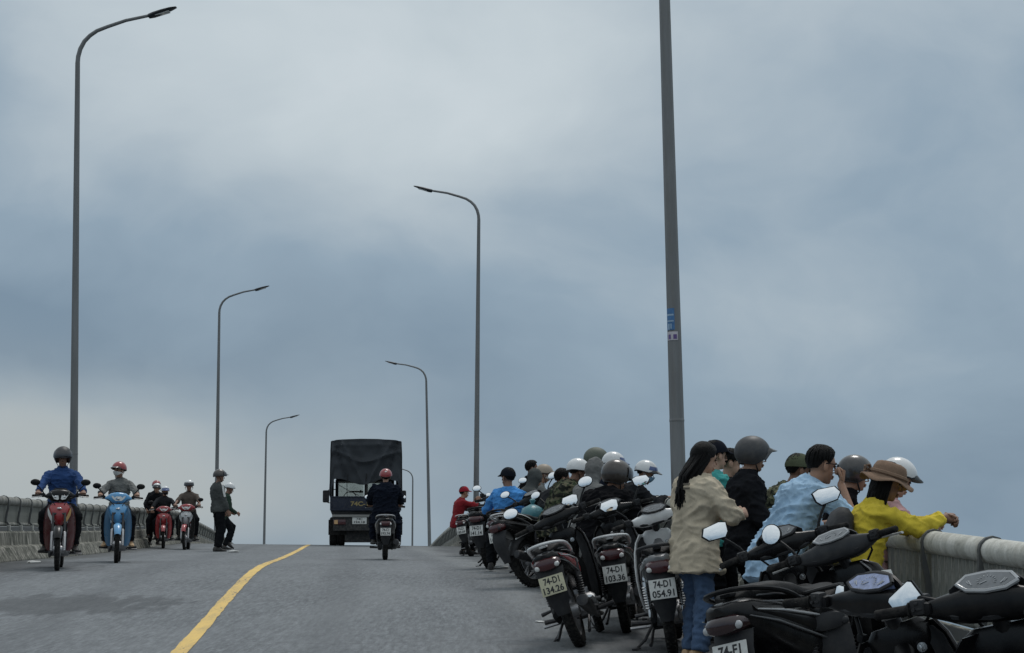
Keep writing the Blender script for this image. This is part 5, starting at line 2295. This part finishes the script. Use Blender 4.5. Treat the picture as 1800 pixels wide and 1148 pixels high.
RIDE = dict(P=(.14, 0, .865), tp=10, hands=((.655, .315, 1.035), (.655, -.315, 1.035)), el=(-.3, .8, -.6), er=(-.3, -.8, -.6),
            feet=((.46, .20, .315), (.46, -.20, .315)), kl=(1, .35, .5), kr=(1, -.35, .5), hd=((1, -.05, -.25), (1, .05, -.25)), palm=((.1, 0, -1), (.1, 0, -1)), curl=(62, 62), seat=1)


def P_(base, **k):
    q = dict(base)
    q.update(k)
    return q


NAVY = cloth('navy', (.010, .013, .022))
BLUESH = cloth('royal blue', (.030, .070, .19))
BLK = cloth('black', (.008, .008, .0095))
CHAR = cloth('charcoal', (.026, .027, .030))
GREYJ = cloth('grey jacket', (.17, .172, .165))
DGREY = cloth('dark grey', (.075, .08, .078))
BROWN = cloth('brown grey', (.105, .085, .072))
DTROU = cloth('dark trousers', (.010, .011, .013))
BEIGE = cloth('beige fleece', (.52, .445, .335), var=.26)
JEANS = cloth('blue jeans', (.065, .105, .18), var=.35)
LBLUE = cloth('light blue shirt', (.36, .52, .68), bump=.6)
AZURE = cloth('azure shirt', (.07, .26, .60))
YELLOW = cloth('yellow top', (.66, .51, .055))
TEAL = cloth('teal', (.06, .33, .31))
REDJ = cloth('red jacket', (.22, .018, .024))
PINK = cloth('pink', (.50, .30, .30))
HATM = cloth('brown hat', (.225, .15, .105))
MASKW = cloth('white mask', (.62, .62, .60), bump=.2)
MASKB = cloth('blue mask', (.16, .28, .40), bump=.2)
CAPBK = cloth('black cap', (.012, .014, .02))
OLIVE = cloth('olive', (.085, .095, .060))
DGREEN = cloth('dark green', (.035, .055, .042))
CAMO = camo('camouflage', [(.075, .085, .05), (.030, .045, .025), (.125, .115, .075), (.018, .020, .016)])
CAMO2 = camo('pale camouflage', [(.13, .14, .085), (.06, .08, .045), (.20, .19, .12), (.035, .04, .03)], 13)
HBLK = paint('helmet black', (.016, .016, .018))
HMAT = base_mat('helmet matt charcoal', (.038, .040, .044), rough=.5, var=.1, dust=.2)
HWHT = paint('helmet white', (.70, .71, .71))
HRED = paint('helmet red', (.30, .022, .026))
HOLV = base_mat('helmet olive', (.085, .10, .075), rough=.55, dust=.2)
HBRN = paint('helmet brown', (.030, .022, .018))
HBEI = base_mat('helmet beige', (.33, .27, .21), rough=.5, dust=.2)
HBLU = paint('helmet blue', (.05, .09, .24))
SHADE = base_mat('dark visor', (.02, .02, .025), rough=.08, coat=.6)
GMID = 'people standing and sitting along the right railing'
GRID = 'people riding motorbikes over the bridge'
GLFT = 'people on the left side of the bridge'

# ---------------- riders
person('man in a royal blue shirt and dark full helmet riding the dark red motorbike', B['red'][1], P_(RIDE, tp=2, hp=4), BLUESH, DTROU, SKIN3, 1.72, 1.08, GRID,
       topopt=dict(name='shirt', wr=.006), head=(helmet(HMAT, 'three', visor=SHADE), collar(BLUESH)))
person('rider in a grey jacket, red helmet and white face mask on the sky blue motorbike', B['blue'][1], P_(RIDE, tp=4, hy=-38, hp=3, P=(.10, 0, .84)), GREYJ, DTROU, SKIN, 1.58, .98, GRID,
       topopt=dict(wr=.007), shoes=SANDAL, head=(helmet(HRED, 'half', brim=HBLK), mask(MASKW), short_hair()))
person('rider in navy with a glossy red helmet seen from behind', B['mid'][1], P_(RIDE, tp=6, hp=2, P=(.10, 0, .90), feet=((.50, .22, .36), (.50, -.22, .36)), ty=0), NAVY, NAVY, SKIN, 1.70, 1.26, GRID,
       topopt=dict(inf=.03, sinf=.03, hem=-.22, flare=.05, wr=.010), legopt=dict(inf=.03, wr=.01), head=(helmet(HRED, 'half', logo=CLEARLENS), short_hair(back=140), collar(NAVY)))
person('rider in a dark jacket with white and blue helmet on the red motorbike', B['pink'][1], P_(RIDE, tp=10, hy=20, hp=8), CHAR, DTROU, SKIN, 1.60, 1.0, GRID, near=False,
       head=(helmet(HWHT, 'half', brim=HBLU, stripe=HBLU), mask(CHAR)))
person('pillion passenger in white helmet with dark visor on the red motorbike', B['pink'][1] @ Matrix.Translation((-.40, -.20, .02)), P_(RIDE, tp=6, hy=-20, hands=((.30, .12, .95), (.30, -.12, .95)), P=(.10, 0, .91)), BLK, DTROU, SKIN, 1.62, 1.0, GRID, near=False,
       head=(helmet(HWHT, 'half', brim=HBLK, visor=SHADE),))
person('rider in a brown shirt and white helmet on the red and silver motorbike', B['cream'][1], P_(RIDE, tp=0, hp=6, P=(.08, 0, .87)), BROWN, DTROU, SKIN3, 1.70, 1.03, GRID, near=False,
       topopt=dict(name='shirt', sleeve=.2, wr=.006), head=(helmet(HWHT, 'half', visor=SHADE),))
# ---------------- left side, on foot
STAND = dict(P=(0, 0, .90), tp=2, hands=((.10, .24, .80), (.12, -.24, .80)), el=(-1, .3, 0), er=(-1, -.3, 0), feet=((.02, .10, .08), (-.02, -.10, .08)), curl=(35, 35))
LEANR = lambda r_, z=1.02: dict(P=(0, 0, .86), tp=38, bend=.8, hands=((r_-.02, .02, z), (r_-.02, -.04, z)), el=(.1, .6, -.7), er=(.1, -.6, -.7), feet=((-.05, .12, .08), (-.22, -.11, .08)), hp=12, curl=(30, 30), hd=((1, -.5, .1), (1, .5, .1)), palm=((0, 0, -1), (0, 0, -1)))
f = person('man in a dark grey jacket with white shoulder stripe standing side on in the road', place(383, 39.5, 62), P_(STAND, P=(0, 0, .945), tp=-3, hands=((.20, .20, .82), (.16, -.24, .80)), hy=0, hp=5), DGREY, DTROU, SKIN3, 1.72, 1.0, GLFT, near=False,
           topopt=dict(inf=.035, sinf=.025, hood_down=True, hem=-.13, wr=.008), legopt=dict(inf=.03), head=(helmet(HBRN, 'half', brim=HBLK, visor=SHADE, size=1.05),))
mb = MB()
mb.tube([f.S[1] + Vector((.03, -.01, .10)), f.S[1] + Vector((.025, -.085, .05)), f.S[1].lerp(f.E[1], .35) + Vector((.02, -.098, 0)), f.S[1].lerp(f.E[1], .75) + Vector((.02, -.095, 0))], .026, 6, True, .4)
link('sleeve_stripe', mb.mesh('sleeve_stripe'), MASKW, f.root)
person('person in a green jacket and white helmet stepping behind the standing man', place(390, 42.0, 55), P_(STAND, P=(0, 0, .80), tp=14, hands=((.30, .16, .86), (.32, -.12, .84)), feet=((.24, .10, .16), (.02, -.10, .08)), kl=(1, 0, .3), hp=20, fp=(28, 0)), DGREEN, DTROU, SKIN3, 1.60, 1.0, GLFT, near=False,
       head=(helmet(HWHT, 'half'),))
person('person in a red helmet and white mask by the left railing', place(271, 44.5, 150), P_(STAND, tp=8, hands=((.22, .26, .92), (.2, -.26, .9))), CHAR, DTROU, SKIN, 1.52, .95, GLFT, near=False,
       head=(helmet(HRED, 'half'), mask(MASKW)))

# ---------------- right side: seated on the parked bikes or leaning on the railing
def seated(b, dx=0.0, dy=0.0, dz=0.0, turn=0.0):
    """frame of someone sitting on a parked bike: upright although the bike leans"""
    Mb = B[b][1]
    p = Mb @ Vector((.15+dx, dy, .80+dz))
    f2 = Mb.to_3x3() @ Vector((1, 0, 0))
    a = math.atan2(f2.y, f2.x) + R(turn)
    g_ = p.copy()
    g_.z = rz_(p.y, p.x-cxl(p.y))
    return Matrix.Translation(g_) @ Matrix.Rotation(a, 4, 'Z')


SIT = dict(P=(0, 0, .85), tp=12, hands=((.36, .16, .78), (.36, -.16, .78)), el=(-.5, .7, -.4), er=(-.5, -.7, -.4), feet=((.22, .26, .10), (.24, -.26, .10)), kl=(1, .5, .3), kr=(1, -.5, .3), seat=1)


def upright(px, d, h):
    g_ = G(px, d)
    return Matrix.Translation(g_) @ Matrix.Rotation(R(90-h), 4, 'Z')


f = person('person in a red jacket and red cap holding up a dark camera', upright(803, 37.2, 70), P_(SIT, P=(0, 0, .70), tp=16, hands=((.42, .08, 1.10), (.42, -.06, 1.12)), hd=((.6, 0, .8), (.6, 0, .8))), REDJ, DTROU, SKIN, 1.56, 1.0, GMID, near=False,
           head=(cap(cloth('red cap', (.30, .02, .035))), short_hair()))
mb = MB()
mb.box((.54, .0, 1.22), (.06, .14, .10), None, .015)
mb.lathe([(.0, 0), (.032, 0), (.035, .05), (.028, .055), (0, .056)], (.57, 0, 1.22), 'x', 14)
cm = link('camera', mb.mesh('camera'), BLACK, None, f.root.matrix_basis.copy())
tag(cm, 'small dark camera held up by the person in the red jacket', 'camera')
person('man in an azure blue shirt and black cap seated with his back turned', upright(893, 24.0, 8), P_(SIT, P=(0, 0, .60), tp=8, hy=50, hands=((.40, .22, .80), (.42, -.22, .80))), AZURE, DTROU, SKIN3, 1.66, 1.08, GMID,
       topopt=dict(name='shirt', inf=.022, sleeve=.2, wr=.007), head=(cap(CAPBK), short_hair()))
person('black haired person standing farthest back in the crowd at the railing', upright(924, 27.5, 85), P_(STAND, P=(0, 0, .84), tp=8, hands=((.35, .1, 1.0), (.35, -.1, 1.0))), BLK, DTROU, SKIN3, 1.60, 1.0, GMID, near=False, head=(short_hair(),))
person('person in a beige helmet and white mask looking over the shoulder in the crowd', upright(937, 25.6, 80), P_(STAND, P=(0, 0, .72), tp=14, hy=0, hands=((.38, .1, 1.0), (.38, -.1, 1.0)), hp=10), GREYJ, DTROU, SKIN, 1.58, 1.0, GMID, near=False,
       head=(helmet(HBEI, 'half', brim=HBEI), mask(MASKW)))
person('person with a dark hood up between the azure shirt and the white mask', upright(916, 24.8, 60), P_(SIT, P=(0, 0, .66), tp=22, hp=14), DGREY, DTROU, SKIN, 1.62, 1.0, GMID, near=False, topopt=dict(hood=True, wr=.004))
person('short haired person in a slate jacket just left of the camouflage jacket', upright(952, 22.8, 75), P_(SIT, P=(0, 0, .63), tp=28, hp=8), CHAR, DTROU, SKIN3, 1.66, 1.02, GMID, near=False, head=(short_hair(wob=.02),))
person('man in a green camouflage jacket and white helmet bending to the railing', upright(972, 20.4, 72), P_(SIT, P=(0, 0, .72), tp=30, hp=14, hands=((.44, .12, .86), (.46, -.14, .86))), CAMO, DTROU, SKIN3, 1.68, 1.1, GMID,
       topopt=dict(inf=.025, sinf=.018, wr=.008), head=(helmet(HWHT, 'half', brim=HBLK), short_hair()))
person('person in an olive green helmet standing tallest behind the grey hood', upright(1024, 21.5, 80), P_(STAND, P=(0, 0, .79), tp=14, hp=10, hands=((.45, .1, 1.04), (.45, -.1, 1.04))), CHAR, DTROU, SKIN, 1.68, 1.05, GMID, near=False, head=(helmet(HOLV, 'three', size=1.05),))
person('person in a grey hooded sweatshirt with the hood up beside the black jacket', upright(1026, 18.8, 48), P_(SIT, P=(0, 0, .73), tp=16, hp=12), cloth('grey hoodie', (.17, .17, .165)), DTROU, SKIN, 1.60, 1.0, GMID, topopt=dict(hood=True, inf=.02, wr=.0035))
person('person in a white and blue helmet mostly hidden behind the dark brown helmet', upright(1046, 20.3, 75), P_(STAND, P=(0, 0, .78), tp=20, hp=14, hands=((.5, .1, 1.04), (.5, -.1, 1.04))), NAVY, DTROU, SKIN, 1.64, 1.0, GMID, near=False, head=(helmet(HWHT, 'half', stripe=HBLU, brim=HBLU),))
person('broad man in a black jacket and dark brown helmet seated with back to us', upright(1050, 16.6, 42), P_(SIT, P=(0, 0, .66), tp=24, hy=-20, hp=14, hands=((.46, .24, .80), (.46, -.20, .82))), BLK, DTROU, SKIN3, 1.74, 1.2, GMID,
       topopt=dict(inf=.035, sinf=.03, wr=.009, hem=-.1), head=(helmet(HBRN, 'three', visor=SHADE), short_hair()))
person('person in a white helmet with black peak and blue mask looking down over the rail', upright(1088, 20.2, 78), P_(LEANR(.55), P=(0, 0, .75), tp=30, hp=22, hy=-20), CHAR, DTROU, SKIN, 1.60, 1.0, GMID,
       head=(helmet(HWHT, 'half', brim=HBLK, stripe=HBLU), mask(MASKB), short_hair()))

# ---------------- right side, near group
f = person('girl with long black hair in a beige jacket and blue jeans seen from behind', place(1222, 13.1, 60), P_(STAND, P=(0, 0, .86), tp=4, tr=0, hy=-16, hp=12, hands=((.30, .13, 1.04), (.32, -.13, 1.06)), el=(-.6, .7, -.5), er=(-.6, -.7, -.5),
           feet=((.03, .11, .08), (-.05, -.10, .08))), BEIGE, JEANS, SKIN2, 1.54, .98, GMID,
           topopt=dict(inf=.045, sinf=.034, hem=-.24, flare=.035, sleeve=.55, wr=.008, freq=5.0), legopt=dict(inf=.018, wr=.008, cuff=.05), shoes=SANDAL, head=(long_hair(.38, .07, .075),))
PRINT = base_mat('faded jacket print', (.16, .14, .11), rough=.9)
mb = MB()
for q in range(7):                                          # faint illegible print lines on the back
    for z in (.165, .195):
        c = f.W + f.Rt @ Vector((-.158, -.02 - .017*q, z))
        mb.box(c, (.004, .010, .015), f.Rt)
link('back_print', mb.mesh('back_print'), PRINT, f.root)
person('black haired person in teal half hidden behind the girl in beige', place(1243, 14.7, 58), P_(STAND, P=(0, 0, .88), tp=8, hy=-6, hands=((.30, .14, 1.0), (.32, -.14, 1.0))), TEAL, DTROU, SKIN2, 1.57, 1.0, GMID, topopt=dict(inf=.022, sinf=.018), head=(cap(CAPBK), short_hair()))
person('woman with black hair tied back between the beige jacket and the black helmet', place(1262, 15.0, 78), P_(STAND, P=(0, 0, .84), tp=10, hy=-18, hp=6, hands=((.30, .14, .98), (.32, -.14, .98))), BLK, DTROU, SKIN2, 1.53, .95, GMID, head=(short_hair(back=125), bun))
person('man in a dark charcoal shirt and matt black helmet standing in profile', place(1308, 13.7, 80), P_(STAND, P=(0, 0, .86), tp=4, hy=0, hp=6, hands=((.26, .16, .96), (.28, -.16, .96)), el=(-1, .3, -.2)), cloth('charcoal shirt', (.014, .015, .018)), DTROU, SKIN, 1.60, 1.05, GMID,
       topopt=dict(name='shirt', inf=.024, sinf=.02, wr=.007, hem=-.2), head=(helmet(HMAT, 'three', brim=HBLK, size=1.0), collar(cloth('charcoal shirt', (.014, .015, .018)))))
person('person in pale camouflage and soft cap beyond the light blue shirt', place(1352, 14.0, 80), P_(LEANR(.45), P=(0, 0, .80), tp=24, hp=10, hands=((.40, .1, 1.04), (.42, -.1, 1.04))), CAMO2, DTROU, SKIN3, 1.60, 1.05, GMID, topopt=dict(inf=.025, sinf=.016, wr=.008), head=(cap(OLIVE), short_hair(wob=.08)))
f = person('man in a light blue shirt and glasses leaning with hand to cheek', place(1366, 11.9, 78), P_(LEANR(.5), P=(0, 0, .85), tp=30, bend=.95, hy=2, hp=10, hands=((.56, .10, 1.05), (.405, -.105, 1.285)), el=(.2, .6, -.8), er=(.3, -.5, -1),
           hd=((1, -.3, .1), (.25, .1, .9)), palm=((0, 0, -1), (-.9, .35, .2)), curl=(30, 62)), LBLUE, DTROU, SKIN, 1.66, 1.08, GMID,
           topopt=dict(name='shirt', inf=.028, sinf=.022, sleeve=.30, wr=.009, hem=-.20, flare=.015), head=(short_hair(wob=.03), glasses, collar(LBLUE)))
person('person in a dark round helmet tucked behind the man holding his cheek', place(1455, 12.5, 84), P_(LEANR(.3), P=(0, 0, .80), tp=20, hp=10), BLK, DTROU, SKIN, 1.50, .95, GMID, head=(helmet(HBLK, 'three', size=.96),))
f = person('woman in a yellow top and brown brimmed hat resting her arms on the railing', place(1512, 11.2, 82), P_(LEANR(.52), P=(0, 0, .735), tp=15, bend=.7, hy=-12, hp=18, hands=((.53, .02, 1.085), (.53, -.04, 1.095)), el=(-.1, .5, -1), er=(-.1, -.5, -1),
           hd=((1, -.35, .05), (1, .35, 0)), palm=((-.1, -.6, -.6), (-.1, .6, -.6)), curl=(50, 50)), YELLOW, BROWN, SKIN3, 1.56, .98, GMID,
           topopt=dict(inf=.012, sinf=.012, sleeve=.88, wr=.006, hem=-.20, name='shirt'), head=(long_hair(.26, .05), bucket_hat(HATM, HATM)))
person('woman with white helmet pushed over dark hair and a pink sleeve beyond the yellow top', place(1530, 12.1, 82), P_(LEANR(.36), P=(0, 0, .75), tp=16, hy=10, hp=24, hands=((.36, .02, 1.04), (.38, -.06, 1.04))), PINK, BROWN, SKIN2, 1.58, .96, GMID,
       topopt=dict(wr=.006), head=(short_hair(), helmet(HWHT, 'half', brim=HBLK, strap=False)))
# black backpack worn high by the woman in yellow: hangs behind her shoulders
BPK = base_mat('black backpack nylon', (.014, .014, .016), rough=.65, bump=.6, bscale=14, dust=.15)
mb = MB()
rs = []
for z, a, b in ((-.20, .03, .07), (-.19, .06, .11), (-.10, .075, .125), (.04, .075, .12), (.12, .06, .10), (.16, .025, .05)):
    rs.append([f.W + f.Rt @ (Vector((-.190 + q.x, q.y, z+.02))) for q in [Vector((v.z, v.y, 0)) for v in sec(0, 0, b, a, 0, 18, 3)]])
mb.rings(rs)
bk = link('backpack', mb.mesh('backpack'), BPK, None, f.root.matrix_basis.copy())
tag(bk, 'black backpack hanging on the back of the woman in yellow', 'backpack')
mb = MB()
rs = []
for z, a, b in ((-.16, .02, .07), (-.15, .035, .10), (-.02, .035, .10), (.0, .015, .07)):
    rs.append([f.W + f.Rt @ (Vector((-.262 + v.z, v.y, z-.03))) for v in sec(0, 0, b, a, 0, 14, 3)])
mb.rings(rs)
link('pocket', mb.mesh('pocket'), BPK, bk)
# teal carrier bag on a parked bike
mb = MB()
rs = []
rr_ = random.Random(4)
for z, a, b in ((-.11, .05, .12), (-.10, .12, .19), (-.03, .15, .22), (.05, .12, .18), (.09, .05, .08), (.115, .02, .025), (.15, .04, .045), (.165, .02, .03)):
    rs.append([v + Vector((noise.noise(v*14), noise.noise(v*14+Vector((3, 0, 0))), noise.noise(v*14+Vector((0, 5, 0)))))*.022 for v in [Vector((q.z, q.y, z)) for q in sec(0, 0, b, a, 0, 22, 2.2)]])
mb.rings(rs)
TEALP = base_mat('teal plastic bag', (.055, .19, .22), rough=.35, bump=.7, bscale=22)
bg_ = link('plastic_bag', mb.mesh('plastic_bag', ang=70), TEALP)
g_ = G(936, 21.4)
r_ = ray(936, 902)
bg_.location = (g_.x, g_.y, ZC + r_.z/r_.y*21.4)
tag(bg_, 'knotted teal plastic bag lying on the seat of a parked motorbike', 'bag')
